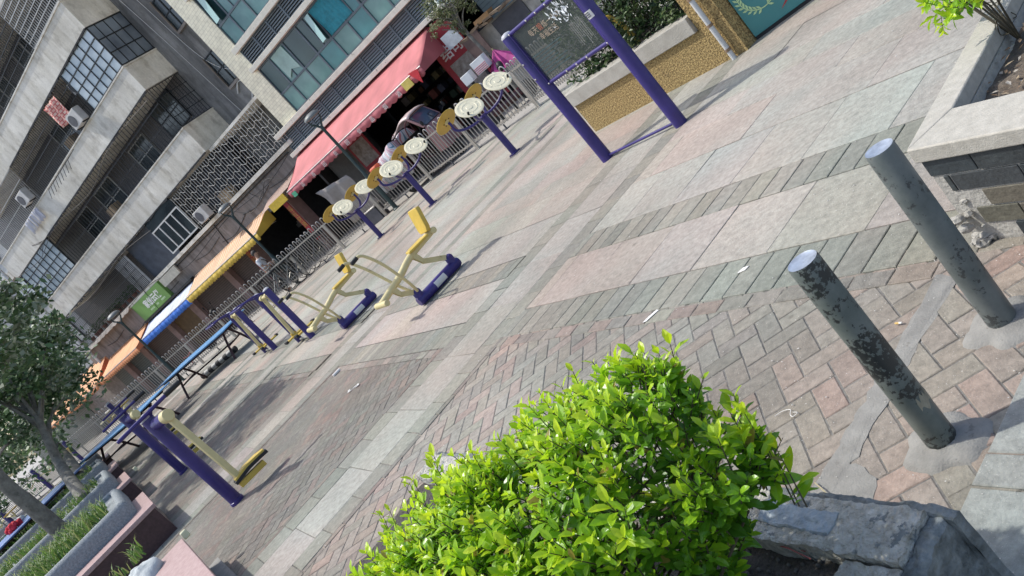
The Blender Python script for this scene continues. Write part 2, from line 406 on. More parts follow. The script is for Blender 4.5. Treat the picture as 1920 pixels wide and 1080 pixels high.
# grey granite kerb stones beside the bollards
q = -.2
for w in (.9, .64, .12, .48, .62, .55):
    paver(W(-1.18, q + w / 2), E1, E2, .30, w / 2, jit((.29, .31, .30), .06), .004, .003); q += w
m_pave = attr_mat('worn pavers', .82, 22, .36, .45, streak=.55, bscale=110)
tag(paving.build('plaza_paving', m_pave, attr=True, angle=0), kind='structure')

m_cem = mat('cement patch', (0.20, 0.194, 0.18), .92, col2=(.29, .283, .262), scale=11, bump=.3, bscale=150, spots=((.19, .18, .165), .62, 18))
def patch(name, pts, z0=-.01, z1=-.0028, wob=.010):
    """a thin irregular sheet of cement, edge roughened"""
    n = len(pts); out = []
    for i in range(n):
        a, b = pts[i], pts[(i + 1) % n]; k = max(2, int((b - a).length / .035))
        for t in range(k): out.append(a + (b - a) * (t / k) + Vector((rnd.uniform(-wob, wob), rnd.uniform(-wob, wob), 0)))
    mb = MB(); c = sum(out, Vector()) / len(out); N_ = len(out)
    vs = [v + Vector((0, 0, z0)) for v in out] + [c + (v - c) * .97 + Vector((0, 0, z1)) for v in out] + [c + Vector((0, 0, z1 + .002))]
    mb.add(vs, [(i, (i + 1) % N_, N_ + (i + 1) % N_, N_ + i) for i in range(N_)] + [(N_ + i, N_ + (i + 1) % N_, 2 * N_) for i in range(N_)])
    return tag(mb.build(name, m_cem), kind='structure')
patch('cement_strip', [W(-2.0, 1.0), W(-1.90, 1.0), W(-1.89, 2.3), W(-1.99, 2.34)], wob=.01)
patch('cement_patch', [W(-1.93, 1.40), W(-1.78, 1.36), W(-1.72, 1.20), W(-1.92, 1.18)], wob=.014)
patch('cement_patch', [W(-1.50, 1.14), W(-1.30, 1.16), W(-1.1, .95), W(-1.5, .9)], wob=.014)

# litter and grit scattered on the paving (too many specks to count)
gr = MB()
for i in range(1500):
    if i < 1000: pp = rnd.uniform(-3.4, -1.0); qq = rnd.uniform(.6, 3.2)
    else: pp = rnd.uniform(-9, -2); qq = rnd.uniform(.3, 6.2)
    r = rnd.uniform(.0012, .0036) * (1 if i < 1000 else 1.7); c = W(pp, qq, .001)
    a = rnd.uniform(0, 6); vs = [c + Vector((math.cos(a + k * PI / 2) * r * rnd.uniform(.5, 1.3), math.sin(a + k * PI / 2) * r * rnd.uniform(.4, 1.2), .0015)) for k in range(4)]
    gr.add(vs + [c + Vector((0, 0, r))], [(0, 1, 4), (1, 2, 4), (2, 3, 4), (3, 0, 4)])
tag(gr.build('grit', mat('white grit', (.55, .53, .49), .8, var=.4, scale=90), angle=0), 'pale grit and crumbs scattered over the brick paving', 'grit', kind='stuff')
def scrap(px, py, label, cat, pts, m, name, h=.004):
    c = G(px, py); mb = MB(); mb.prism([c + Vector((x, y, .002)) for x, y in pts], (0, 0, h)); return tag(mb.build(name, m, bevel=.0008), label, cat)
m_paper = mat('white paper', (.72, .70, .66), .8, var=.06)
scrap(1221, 594, 'torn scrap of white paper on the paving just above the top of the bush', 'litter', [(-.05, -.03), (-.02, -.035), (.01, -.005), (.05, .03), (.03, .045), (-.015, .01)], m_paper, 'paper_scrap')
scrap(1393, 507, 'small white paper scrap on the pink granite band in front of the bollards', 'litter', [(-.03, -.012), (.02, -.016), (.04, .01), (.0, .02)], m_paper, 'paper_scrap')
mb = MB(); c = G(1684, 606, .005); mb.tube([c - E1 * .012, c + E1 * .004], .0042, 8, mi=0); mb.tube([c + E1 * .004, c + E1 * .016], .0042, 8, mi=1)
tag(mb.build('cigarette_butt', [mat('cork tip', (.62, .42, .14), .7), m_paper]), 'yellow tipped cigarette butt on the bricks between the two bollards', 'cigarette butt')
mb = MB(); c = G(1475, 770, .004); mb.tube(smooth([c + Vector(v) for v in [(-.05, -.01, 0), (-.02, .005, 0), (.015, 0, 0), (.02, -.03, 0), (.035, -.045, 0), (.05, -.03, 0), (.03, -.02, 0)]], 5), .0014, 5)
tag(mb.build('string', m_paper), 'short curl of white string lying on bricks right of the bush', 'string')
mb = MB(); a, b = G(1528, 905, .006), G(1553, 928, .012); mb.tube([a, (a + b) / 2 + Vector((0, 0, .004)), b], .0022, 5)
tag(mb.build('twig', mat('dry straw', (.42, .36, .22), .8)), 'dry straw coloured twig leaning by the broken planter wall', 'twig')
mb = MB(); a, b = G(688, 707, .008), G(612, 765, .008)
for k in range(6):
    t = k / 6; c = a.lerp(b, .15 + t * .35) + Vector((rnd.uniform(-.05, .05), rnd.uniform(-.05, .05), 0)); mb.prism([c + Vector((rnd.uniform(-.05, .0), rnd.uniform(-.04, .0), 0)), c + Vector((rnd.uniform(.02, .1), rnd.uniform(-.03, .03), 0)), c + Vector((rnd.uniform(-.02, .03), rnd.uniform(.01, .05), 0))], (0, 0, .004))
tag(mb.build('plastic_shreds', m_paper, angle=0), 'white plastic shreds trodden into the brick field in mid plaza', 'litter', kind='stuff')
mb = MB(); c = G(625, 705, .012); mb.tube([c, c + Vector((.05, .1, 0))], .02, 8)
tag(mb.build('paper_cup', m_paper), 'crushed white paper cup lying alone on the brick field', 'litter')

# ================================================================== BOLLARDS
def flake_mat(name, c1, c2, cf, bands=(1, 1, 1)):
    """worn paint that has flaked off in ragged patches"""
    m = bpy.data.materials.new(name); m.use_nodes = True; n = m.node_tree.nodes; l = m.node_tree.links; b = n['Principled BSDF']; b.inputs['Roughness'].default_value = .42
    tc = n.new('ShaderNodeTexCoord')
    def nz(sc, det, loc=0):
        mp = n.new('ShaderNodeMapping'); mp.inputs['Location'].default_value = (loc, loc * 2, loc); l.new(tc.outputs['Object'], mp.inputs[0])
        q = n.new('ShaderNodeTexNoise'); q.inputs['Scale'].default_value = sc; q.inputs['Detail'].default_value = det; q.inputs['Roughness'].default_value = .68; l.new(mp.outputs[0], q.inputs['Vector']); return q.outputs[0]
    a = nz(5.0, 3, 3.3); h = nz(60, 8); w = nz(10, 7, 8)
    sz = n.new('ShaderNodeSeparateXYZ'); l.new(tc.outputs['Object'], sz.inputs[0]); rb = n.new('ShaderNodeValToRGB'); l.new(sz.outputs[2], rb.inputs[0]); el = rb.color_ramp.elements
    el[0].position = 0; el[0].color = (bands[0],) * 3 + (1,); el[1].position = .14; el[1].color = (.3, .3, .3, 1)
    for p_, v_ in ((.30, .42), (.36, bands[1]), (.44, bands[1]), (.50, .35), (.62, .38), (.66, bands[2]), (.72, bands[2] * .7)):
        q = el.new(p_); q.color = (v_, v_, v_, 1)
    bd = n.new('ShaderNodeMath'); bd.operation = 'MULTIPLY_ADD'; l.new(rb.outputs[0], bd.inputs[0]); bd.inputs[1].default_value = .24; l.new(a, bd.inputs[2]); a = bd.outputs[0]
    ad = n.new('ShaderNodeMath'); ad.operation = 'MULTIPLY_ADD'; l.new(h, ad.inputs[0]); ad.inputs[1].default_value = .85; l.new(a, ad.inputs[2])
    r = n.new('ShaderNodeValToRGB'); l.new(ad.outputs[0], r.inputs[0]); r.color_ramp.elements[0].position = .985; r.color_ramp.elements[1].position = 1.0
    mth = n.new('ShaderNodeMath'); mth.operation = 'MULTIPLY'; mth.inputs[1].default_value = 1.0; l.new(ad.outputs[0], mth.inputs[0])
    mr = n.new('ShaderNodeMapRange'); l.new(mth.outputs[0], mr.inputs[0]); mr.inputs[1].default_value = 1.085; mr.inputs[2].default_value = 1.10
    rw = n.new('ShaderNodeValToRGB'); l.new(w, rw.inputs[0]); rw.color_ramp.elements[0].position = .35; rw.color_ramp.elements[1].position = .7; rw.color_ramp.elements[0].color = (*c1, 1); rw.color_ramp.elements[1].color = (*c2, 1)
    mx = n.new('ShaderNodeMix'); mx.data_type = 'RGBA'; l.new(mr.outputs[0], mx.inputs[0]); l.new(rw.outputs[0], mx.inputs[6]); mx.inputs[7].default_value = (*cf, 1); l.new(mx.outputs[2], b.inputs['Base Color'])
    bp = n.new('ShaderNodeBump'); bp.inputs['Strength'].default_value = .5; bp.inputs['Distance'].default_value = .003; bp.invert = True; l.new(mr.outputs[0], bp.inputs['Height']); l.new(bp.outputs[0], b.inputs['Normal'])
    MATS[name] = m; return m
m_boll = flake_mat('chipped bollard paint', (.10, .122, .112), (.165, .186, .172), (.03, .034, .033)) if True else mat('chipped bollard paint x', (.11, .135, .138), .42, var=.30, scale=9, spots=((.018, .02, .022), .56, 16), bump=.25, bscale=25, stretch=(1, 1, .7))
m_boll2 = mat('bollard steel top', (.33, .37, .44), .35, .2, var=.3, scale=20, bump=.1)
m_bollb = flake_mat('dull bollard paint', (.095, .112, .108), (.16, .178, .172), (.05, .056, .056), (.25, .3, .3))
m_bare = mat('bare primer', (.30, .27, .20), .7, var=.3, scale=20)
def bollard(base, top, label, seed):
    b = base; h = .745; r = .047
    t = thing('bollard', label, 'bollard', b, seed, 'painted steel bollards')
    ln = (top - b); ln = Vector((ln.x, ln.y, 0))
    mb = MB(); mb.lathe([(r, -.02), (r, .05), (r + .0006, .3), (r, h - .012), (r - .0025, h - .003)], 40, cap=False); mb.lathe([(r - .0025, h - .003), (r - .008, h - .006), (.001, h - .009)], 40, mi=1, cap=False)
    mb.build('post', [m_boll if seed < 1 else m_bollb, m_boll2], t, angle=50)
    if seed < 1:
        q = MB(); vs = []; n = 16; a0 = -1.3
        prof = [.015, .03, .012, .026, .034, .02, .03, .016, .024, .034, .012, .02, .03, .02, .01, .016]
        for i in range(n + 1):
            a = a0 + i * 1.9 / n; vs += [(math.cos(a) * (r + .0012), math.sin(a) * (r + .0012), .165 + .012 * math.sin(i * 1.1)), (math.cos(a) * (r + .0012), math.sin(a) * (r + .0012), .175 + prof[i % 16] * 1.3)]
        q.add(vs, [(2 * i, 2 * i + 2, 2 * i + 3, 2 * i + 1) for i in range(n)]); q.build('primer_patch', m_bare, t)
    k = MB(); n = 40; rr = [.105 + .05 * noise.noise(Vector((math.cos(2 * PI * i / n) * 1.3 + seed * 7, math.sin(2 * PI * i / n) * 1.3, 3))) for i in range(n)]
    prof = [(1.25, -.012), (1.1, .006), (.85, .012), (.6, .018), (.46, .024)]
    vs = [(math.cos(2 * PI * i / n) * (rr[i] * f if f > .5 else .046), math.sin(2 * PI * i / n) * (rr[i] * f if f > .5 else .046), z + .002 * rnd.uniform(-1, 1)) for f, z in prof for i in range(n)]
    k.add(vs, [(a * n + i, a * n + (i + 1) % n, (a + 1) * n + (i + 1) % n, (a + 1) * n + i) for a in range(len(prof) - 1) for i in range(n)])
    k.build('cement_collar', m_cem, t, angle=60)
    return t
bollard(G(1771, 830), G(1503, 497, .745), 'chipped grey bollard nearer the bush, with black flaking paint in its middle', .3)
bollard(G(1884, 606), G(1652, 277, .745), 'dull grey steel bollard beside the slate clad planter, smoother paint', 1.9)

# ================================================================== PLANTER AT THE RIGHT
m_cap = mat('pebbled stone cap', (.35, .33, .285), .88, col2=(.46, .435, .38), scale=26, bump=.22, bscale=170, spots=((.24, .22, .19), .66, 5))
m_slate = attr_mat('slate bricks', .5, 18, .35, .45)
m_mortar = mat('mortar', (.36, .345, .31), .9, var=.2, scale=30, bump=.4)
m_soil = mat('leaf litter soil', (.10, .075, .055), .95, col2=(.17, .14, .11), scale=35, bump=1.0, bscale=50)
pl = thing('stone_planter', 'slate clad planter with pale stone cap beside the farther bollard', 'planter', (0, 0, 0))
ZC = .46
Ao, Bo = G(1698, 283, ZC), G(1920, 238, ZC); Co = G(1835, 40, ZC)
dF = (Bo - Ao).normalized(); dL = (Co - Ao).normalized()
Ai = G(1785, 202, ZC)
def ext(P, d, l): return Vector((P.x + d.x * l, P.y + d.y * l, P.z))
cap = MB(); Wd = .20
i1 = Ai; iF = ext(Ai, dF, 2.6); iL = ext(Ai, dL, 2.6); oF = ext(Ao, dF, 2.8); oL = ext(Ao, dL, 2.9)
cap.prism([Ao, oF, iF, Ai], (0, 0, -.065)); cap.build('front_cap', m_cap, pl, bevel=.006)
cap = MB(); cap.prism([ext(Ao, dL, .004), ext(Ai, dL, .004), iL, oL], (0, 0, -.065)); cap.build('side_cap', m_cap, pl, bevel=.006)
wl_ = MB(); ins = .012; nF = Vector((-dF.y, dF.x, 0)); nL = Vector((dL.y, -dL.x, 0))
P0 = Ao + nF * ins + nL * ins
SLC = [(.045, .052, .055), (.11, .105, .082), (.13, .115, .088), (.10, .10, .08), (.14, .118, .085), (.035, .045, .05), (.10, .095, .08), (.12, .105, .085)]
def slab_wall(P0, d, nrm, L, z0, z1, mb, core, skip=None):
    core.prism([P0 + nrm * .006 + Vector((0, 0, z0 - P0.z)), P0 + d * L + nrm * .006 + Vector((0, 0, z0 - P0.z)), P0 + d * L + nrm * .1 + Vector((0, 0, z0 - P0.z)), P0 + nrm * .1 + Vector((0, 0, z0 - P0.z))], (0, 0, z1 - z0))
    zz = z0; r = 0; rows = 5; rh = (z1 - z0) / rows
    while r < rows:
        s = -(.06 + .12 * (r % 2)); 
        while s < L:
            w = rnd.uniform(.20, .27); a, b = max(0, s + .004), min(L, s + w - .004)
            if b - a > .02 and not (skip and skip(r, a)):
                o = rnd.uniform(-.003, .001)
                if skip and r < 4 and a < .1: a = max(a, .035 + .04 * rnd.random() * (4 - r) * .6)
                mb.col = jit(SLC[rnd.randrange(1, 8)] if r < 3 else SLC[[0, 0, 5, 5][rnd.randrange(4)]], .15)
                q = P0 + nrm * o
                mb.prism([q + d * a + Vector((0, 0, zz + .004 - P0.z)), q + d * b + Vector((0, 0, zz + .004 - P0.z)), q + d * b + nrm * .03 + Vector((0, 0, zz + .004 - P0.z)), q + d * a + nrm * .03 + Vector((0, 0, zz + .004 - P0.z))], (0, 0, rh - .008))
            s += w
        zz += rh; r += 1
sw = MB(); cr = MB()
slab_wall(P0, dF, nF, 2.6, 0, ZC - .066, sw, cr, skip=lambda r, a: (r < 3 and a < .02 and r != 1))
slab_wall(P0 + dL * .11, dL, nL, 2.6, 0, ZC - .066, sw, cr)
sw.build('slate_facing', m_slate, pl, attr=True, bevel=.002, angle=0); cr.build('mortar_core', m_mortar, pl, angle=0)
rub = MB()
for k in range(16):
    c = P0 + dF * rnd.uniform(-.02, .08) - nF * rnd.uniform(-.02, .05) + Vector((0, 0, rnd.uniform(.0, .2) * (1 if k < 8 else .1) - ZC))
    o_ = len(rub.v); rub.ball(c, rnd.uniform(.012, .034), 6, 4, sc=(1, .7, .6))
    rub.v[o_:] = [tuple(Vector(v) + noise.noise_vector(Vector(v) * 60) * .010) for v in rub.v[o_:]]
rub.build('crumbled_mortar', m_mortar, pl, angle=0)
so_ = MB(); nn = 22; vs = []; Lx, Ly = 2.2, 2.2
for i in range(nn + 1):
    for j in range(nn + 1):
        q = Ai + dF * (i / nn * Lx - .03) + dL * (j / nn * Ly - .03); vs.append(Vector((q.x, q.y, ZC - .11 + .03 * noise.noise(q * 7) + .012 * noise.noise(q * 30))))
so_.add(vs, [(i * (nn + 1) + j, (i + 1) * (nn + 1) + j, (i + 1) * (nn + 1) + j + 1, i * (nn + 1) + j + 1) for i in range(nn) for j in range(nn)])
tag(so_.build('planter_soil', m_soil, angle=60), kind='structure')
lt = MB()
for k in range(700):
    c = Ai + dF * rnd.uniform(0, 1.0) + dL * rnd.uniform(0, 1.0); c = Vector((c.x, c.y, ZC - .1 + rnd.uniform(0, .03))); a = rnd.uniform(0, 6); r = rnd.uniform(.006, .022); u = Vector((math.cos(a), math.sin(a), rnd.uniform(-.4, .4))); v = Vector((-math.sin(a), math.cos(a), rnd.uniform(-.4, .4)))
    lt.col = [(.20, .13, .08), (.28, .22, .15), (.13, .09, .06), (.34, .31, .27)][rnd.randrange(4)]
    lt.add([c - u * r, c + v * r * .4, c + u * r, c - v * r * .4 + Vector((0, 0, .004))], [(0, 1, 2, 3)], col=lt.col)
tag(lt.build('leaf_litter', attr_mat('dry leaves', .8, 40, .3, 0), attr=True, angle=0), 'dry brown leaf litter on the soil of the right planter', 'leaf litter', kind='stuff')

# ================================================================== LEAVES
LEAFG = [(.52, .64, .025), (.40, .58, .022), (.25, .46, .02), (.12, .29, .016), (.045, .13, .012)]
def leaf(mb, base, d, n, L, w, col, curl=.12):
    d = d.normalized(); s = d.cross(n)
    if s.length < 1e-4: s = d.orthogonal()
    s.normalize(); n = s.cross(d).normalized()
    def P(t, x, z): return base + d * (L * t) + s * (w * x) + n * (L * z)
    vs = [P(0, 0, 0), P(.3, .38, .05), P(.3, 0, -.02), P(.3, -.38, .05), P(.62, .46, .06 - curl * .3), P(.62, 0, -.01 - curl * .3), P(.62, -.46, .06 - curl * .3), P(.86, .24, .02 - curl * .8), P(.86, -.24, .02 - curl * .8), P(1, 0, -curl)]
    mb.add(vs, [(0, 2, 1), (0, 3, 2), (1, 2, 5, 4), (2, 3, 6, 5), (4, 5, 9, 7), (5, 6, 8, 9)], col=col)
def shoot(mb, st, base, d, length, pairs, size, bright, wood=True):
    """a stem with leaf pairs; the youngest leaves at its tip are the palest"""
    d = d.normalized(); a = rnd.uniform(0, PI)
    if wood: st.tube([base, base + d * length * .5, base + d * length], [.0022, .0016, .0008], 4, cap=False)
    for k in range(pairs):
        t = (k + .6) / pairs; p = base + d * (length * t); a += PI / 2 + rnd.uniform(-.3, .3)
        side = d.orthogonal().normalized(); oth = d.cross(side)
        for sgn in (0, PI):
            o = side * math.cos(a + sgn) + oth * math.sin(a + sgn)
            up = .25 + .75 * t
            dd = (o * (1.1 - .45 * t) + d * up + Vector((0, 0, .12)) + Vector((rnd.uniform(-.2, .2), rnd.uniform(-.2, .2), rnd.uniform(-.2, .2))))
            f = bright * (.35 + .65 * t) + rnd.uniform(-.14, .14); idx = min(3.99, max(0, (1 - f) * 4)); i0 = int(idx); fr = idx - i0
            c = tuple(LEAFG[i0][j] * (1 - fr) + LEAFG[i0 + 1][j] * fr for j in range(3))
            L = size * rnd.choice([.55, .8, 1, 1.15, 1.4]) * rnd.uniform(.85, 1.1) * (1.08 - .4 * t)
            if rnd.random() < .06: continue
            if rnd.random() < .02: c = (.30, .24, .05)
            leaf(mb, p, dd, d + Vector((0, 0, .6)), L, L * rnd.uniform(.42, .54), c, rnd.uniform(.02, .28))
m_leaf = attr_mat('glossy privet leaf', .32, 14, .12, .08, transl=.40, spec=.5)
m_stem = mat('green brown stem', (.06, .05, .03), .8, var=.3)

# ---- planter at the lower right, its wall broken open, with the clipped bush
np_ = thing('broken_planter', 'low planter with broken cement and slate edge under the bright green bush', 'planter', (0, 0, 0))
ZP = .33
rim = MB(); NB = 46
def rough(p, a): return p + (noise.noise_vector(p * 7) * .45 + noise.noise_vector(p * 21) * .5 + noise.noise_vector(p * 55) * .42 + noise.noise_vector(p * 110) * .25) * a
def rough_slab(name, A, B, inw, z0, z1, m, n1=40, n2=8, n3=7, a=.012, chip=.05, bump=None):
    """wall piece from A to B, inw = vector across its thickness; broken top edges"""
    mb = MB(); L = B - A; vs = []; ring = []
    prof = [(0, z0 + (z1 - z0) * i / n3) for i in range(n3)] + [(j / n2, z1) for j in range(n2 + 1)] + [(1, z1 - (z1 - z0) * (i + 1) / n3) for i in range(n3)]
    k = len(prof)
    for i in range(n1 + 1):
        t = i / n1
        for (x, z) in prof:
            p = A + L * t + inw * x; p.z = z
            edge = min(1, (z - z0) / (z1 - z0))
            e = noise.noise(Vector((t * L.length * 6, x * 2, z * 4)))
            p.z -= max(0, edge - .6) * (chip * (.5 + e) * (1.6 if x in (0, 1) else .7))
            vs.append(rough(p, a))
    fs = [(i * k + j, i * k + j + 1, (i + 1) * k + j + 1, (i + 1) * k + j) for i in range(n1) for j in range(k - 1)]
    fs += [tuple(range(k)), tuple(n1 * k + j for j in range(k - 1, -1, -1))]
    mb.add(vs, fs); return mb.build(name, m, np_, angle=16)
m_cemtop = mat('broken cement', (.32, .30, .25), .95, col2=(.62, .595, .53), scale=30, bump=1.0, bscale=80, spots=((.20, .215, .21), .58, 14))
m_slab2 = mat('split slate', (.055, .068, .07), .6, col2=(.24, .26, .255), scale=14, bump=.9, bscale=34)
fl, fr_ = W(-3.6, 1.02), W(-1.27, 1.02)
rough_slab('front_wall', W(-4.2, 1.015), W(-1.285, 1.015), W(0, -.15), 0, ZP, m_cemtop, 300, 18, 8, .011, .012)
rough_slab('slate_facing', W(-4.2, 1.05), W(-1.22, 1.04), W(0, -.03), 0, ZP - .012, m_slab2, 300, 5, 8, .010, .022)
rough_slab('side_wall', W(-1.285, .86), W(-1.36, -.6), W(-.16, 0), 0, ZP - .02, m_cemtop, 170, 18, 8, .011, .012)
rough_slab('slate_side_facing', W(-1.235, 1.01), W(-1.27, -.6), W(-.045, 0), 0, ZP - .02, m_slab2, 170, 6, 8, .014, .022)
rough_slab('slate_flake', W(-1.74, .985), W(-1.50, .975), W(.0, -.07), ZP - .05, ZP + .006, mat('blue slate flake', (.22, .26, .29), .6, col2=(.42, .46, .48), scale=22, bump=.8, bscale=40), 60, 18, 6, .008, .02)
so_ = MB(); vs = []; n1, n2 = 60, 30
for i in range(n1 + 1):
    for j in range(n2 + 1):
        q = W(-4.2 + 2.86 * i / n1, -.6 + 1.5 * j / n2); vs.append(Vector((q.x, q.y, ZP - .06 + .025 * noise.noise(q * 6) + .012 * noise.noise(q * 28) + .006 * noise.noise(q * 70))))
so_.add(vs, [(i * (n2 + 1) + j, (i + 1) * (n2 + 1) + j, (i + 1) * (n2 + 1) + j + 1, i * (n2 + 1) + j + 1) for i in range(n1) for j in range(n2)])
tag(so_.build('planter_soil', mat('dark gritty soil', (.055, .047, .04), .95, col2=(.11, .10, .088), scale=60, bump=1.0, bscale=90), angle=60), kind='structure')
cl = MB()
for k in range(500):
    q = W(rnd.uniform(-2.0, -1.4), rnd.uniform(.3, .86)); cl.ball(Vector((q.x, q.y, ZP - .055 + .025 * noise.noise(q * 6))), rnd.uniform(.002, .007), 5, 4)
tag(cl.build('soil_crumbs', mat('soil crumbs', (.12, .11, .095), .95, var=.5, scale=50), angle=0), 'dark soil crumbs and small stones in the broken planter', 'soil', kind='stuff')
mb = MB()
for k in range(3):
    a = G(1420 + k * 14, 1003 + k * 8, ZP - .03); b = G(1500 + k * 10, 1020 + k * 14, ZP - .03); mb.tube([a, a.lerp(b, .5) + Vector((0, 0, .01)), b], .0018, 5)
tag(mb.build('incense_sticks', mat('red stick', (.35, .10, .09), .7)), 'thin reddish sticks lying on the soil at the foot of the bush', 'sticks')
mb = MB(); c = G(1372, 988, ZP + .05)
for k in range(26):
    d = Vector((rnd.uniform(-1, 1), rnd.uniform(-1, 1), rnd.uniform(-.4, 1))).normalized(); mb.tube([c, c + d * .014, c + d * .022 + Vector((0, 0, -.004))], [.004, .003, .0012], 5)
tag(mb.build('red_tassel', mat('red cloth', (.42, .03, .03), .8)), 'small red ribbon tuft caught in the lower right of the bush', 'ribbon')

bush = thing('clipped_bush', 'bright yellow green leafy bush in front of the bollards', 'bush', W(-1.8, .5, ZP))
off = W(-1.8, .5, ZP)
lf = MB(); st = MB()
LOBES = [(W(-1.63, .62, .70), (.27, .28, .33)), (W(-1.43, .74, .72), (.14, .16, .12)), (W(-1.52, .72, .74), (.17, .18, .16)), (W(-1.53, .74, .86), (.15, .15, .15)), (W(-1.74, .66, .75), (.25, .25, .25)), (W(-1.90, .50, .66), (.33, .31, .34)), (W(-2.14, .40, .63), (.29, .28, .32)), (W(-2.40, .27, .56), (.26, .25, .29)), (W(-1.74, .1, .62), (.5, .36, .34)), (W(-1.72, .62, .50), (.22, .22, .18))]
def lobe_in(p, skip):
    for i, (c, r) in enumerate(LOBES):
        if i == skip: continue
        d = p - c; x, y = d.dot(E1) / r[0], d.dot(E2) / r[1]; z = d.z / r[2]
        if x * x + y * y + z * z < .80: return True
    return False
cnt = 0
for i, (c, r) in enumerate(LOBES):
    for k in range(int(860 * (r[0] * r[1] + r[1] * r[2] + r[0] * r[2]) / .33)):
        a = rnd.uniform(0, 2 * PI); zz = rnd.uniform(-.75, 1); rr = math.sqrt(max(0, 1 - zz * zz))
        n_ = E1 * (rr * math.cos(a)) + E2 * (rr * math.sin(a)) + Vector((0, 0, zz))
        f = rnd.uniform(.78, 1.04) + .13 * noise.noise(n_ * 2.3 + c * 3)
        p = c + (E1 * (n_.dot(E1) * r[0]) + E2 * (n_.dot(E2) * r[1]) + Vector((0, 0, n_.z * r[2]))) * (f - .19)
        if lobe_in(p, i) and rnd.random() < .9: continue
        hole = noise.noise(p * 5.2 + Vector((3, 1, 8)))
        if hole < -.42: continue
        d = n_ * .55 + Vector((0, 0, .75)) + Vector((rnd.uniform(-.35, .35), rnd.uniform(-.35, .35), rnd.uniform(-.1, .3)))
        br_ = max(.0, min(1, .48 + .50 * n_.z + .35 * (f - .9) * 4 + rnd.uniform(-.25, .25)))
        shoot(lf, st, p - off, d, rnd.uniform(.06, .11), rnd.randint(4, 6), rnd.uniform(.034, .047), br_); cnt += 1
for (px, py, pz) in [(805, 855, .92), (712, 962, .74), (1225, 640, 1.0), (1145, 665, .98), (960, 805, .90), (1385, 760, .86), (1010, 750, .93), (1440, 830, .78), (760, 900, .82)]:
    tip = G(px, py, pz); b0 = tip - Vector((0, 0, .15)) - E2 * .04
    for q in range(3): shoot(lf, st, b0 - off + Vector((rnd.uniform(-.02, .02), rnd.uniform(-.02, .02), 0)), tip - b0 + Vector((rnd.uniform(-.03, .03), rnd.uniform(-.03, .03), 0)), .15, 5, .045, 1.0)
for k in range(60):
    c, r = LOBES[rnd.randrange(len(LOBES))]; a = W(rnd.gauss(-1.9, .35), rnd.gauss(.2, .15), ZP - .05); b = c + Vector((rnd.uniform(-.08, .08), rnd.uniform(-.08, .08), rnd.uniform(-.1, .06)))
    st.tube([a - off, a.lerp(b, .5) + Vector((rnd.uniform(-.05, .05), rnd.uniform(-.05, .05), .04)) - off, b - off], [.008, .005, .003], 5)
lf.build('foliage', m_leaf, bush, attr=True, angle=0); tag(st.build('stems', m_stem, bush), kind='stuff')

# plant in the right-hand planter (leaves reach into the top right corner)
sh = thing('leafy_shrub', 'yellow green shrub leaning over the right planter at the top edge', 'shrub', Vector((G(1905, 60, .4).x, G(1905, 60, .4).y, .36)))
off = sh.location.copy(); lf = MB(); st = MB()
for (px, py, z) in [(1770, 6, .62), (1800, 2, .64), (1790, -25, .66), (1825, -10, .66), (1755, -12, .63), (1850, -40, .7), (1800, -70, .7), (1760, -60, .68)]:
    tip = G(px, py, z); root = off
    st.tube([Vector(), (tip - root) * .5 + Vector((0, 0, .06)), (tip - root)], [.006, .004, .002], 5)
    for k in range(4): shoot(lf, st, tip - root - Vector((rnd.uniform(-.05, .05), rnd.uniform(-.05, .05), .03)), Vector((rnd.uniform(-.8, .4), rnd.uniform(-.6, .6), rnd.uniform(-.5, .9))), .09, 5, .05, .95)
for k in range(5):
    a = G(1870 + k * 8, 40 + rnd.uniform(-20, 20), .40) - off; pts = [a + Vector((rnd.uniform(-.07, .07), rnd.uniform(-.07, .07), rnd.uniform(0, .09))) for _ in range(4)]; st.tube(smooth(pts, 5), .0022, 5)
lf.build('foliage', m_leaf, sh, attr=True, angle=0); tag(st.build('stems', m_stem, sh), kind='stuff')

# ================================================================== EXERCISE EQUIPMENT
m_pur = mat('purple enamel', (.034, .023, .150), .36, var=.22, scale=5, bump=.04, bscale=40, spots=((.10, .085, .19), .66, 7))
m_yel = mat('yellow enamel', (.60, .42, .075), .42, var=.12, scale=7, spots=((.36, .22, .05), .655, 9))
m_crm = mat('cream enamel', (.62, .53, .27), .45, var=.10, scale=7, spots=((.40, .29, .14), .65, 8))
m_mus = mat('mustard plastic', (.50, .32, .045), .45, var=.12, scale=6)
m_pale = mat('pale cream plastic', (.80, .73, .52), .5, var=.06, scale=6)
m_blk = mat('black rubber', (.015, .015, .016), .6, var=.2)
m_stl = mat('brushed steel', (.50, .48, .45), .4, .6, var=.12, scale=15)
m_gcap = mat('grey cap', (.42, .42, .45), .5, var=.1)
m_dgr = mat('dark footing', (.09, .09, .10), .7, var=.2)
m_lbl = mat('white sticker', (.66, .65, .62), .5, var=.08)
EROT = -A0

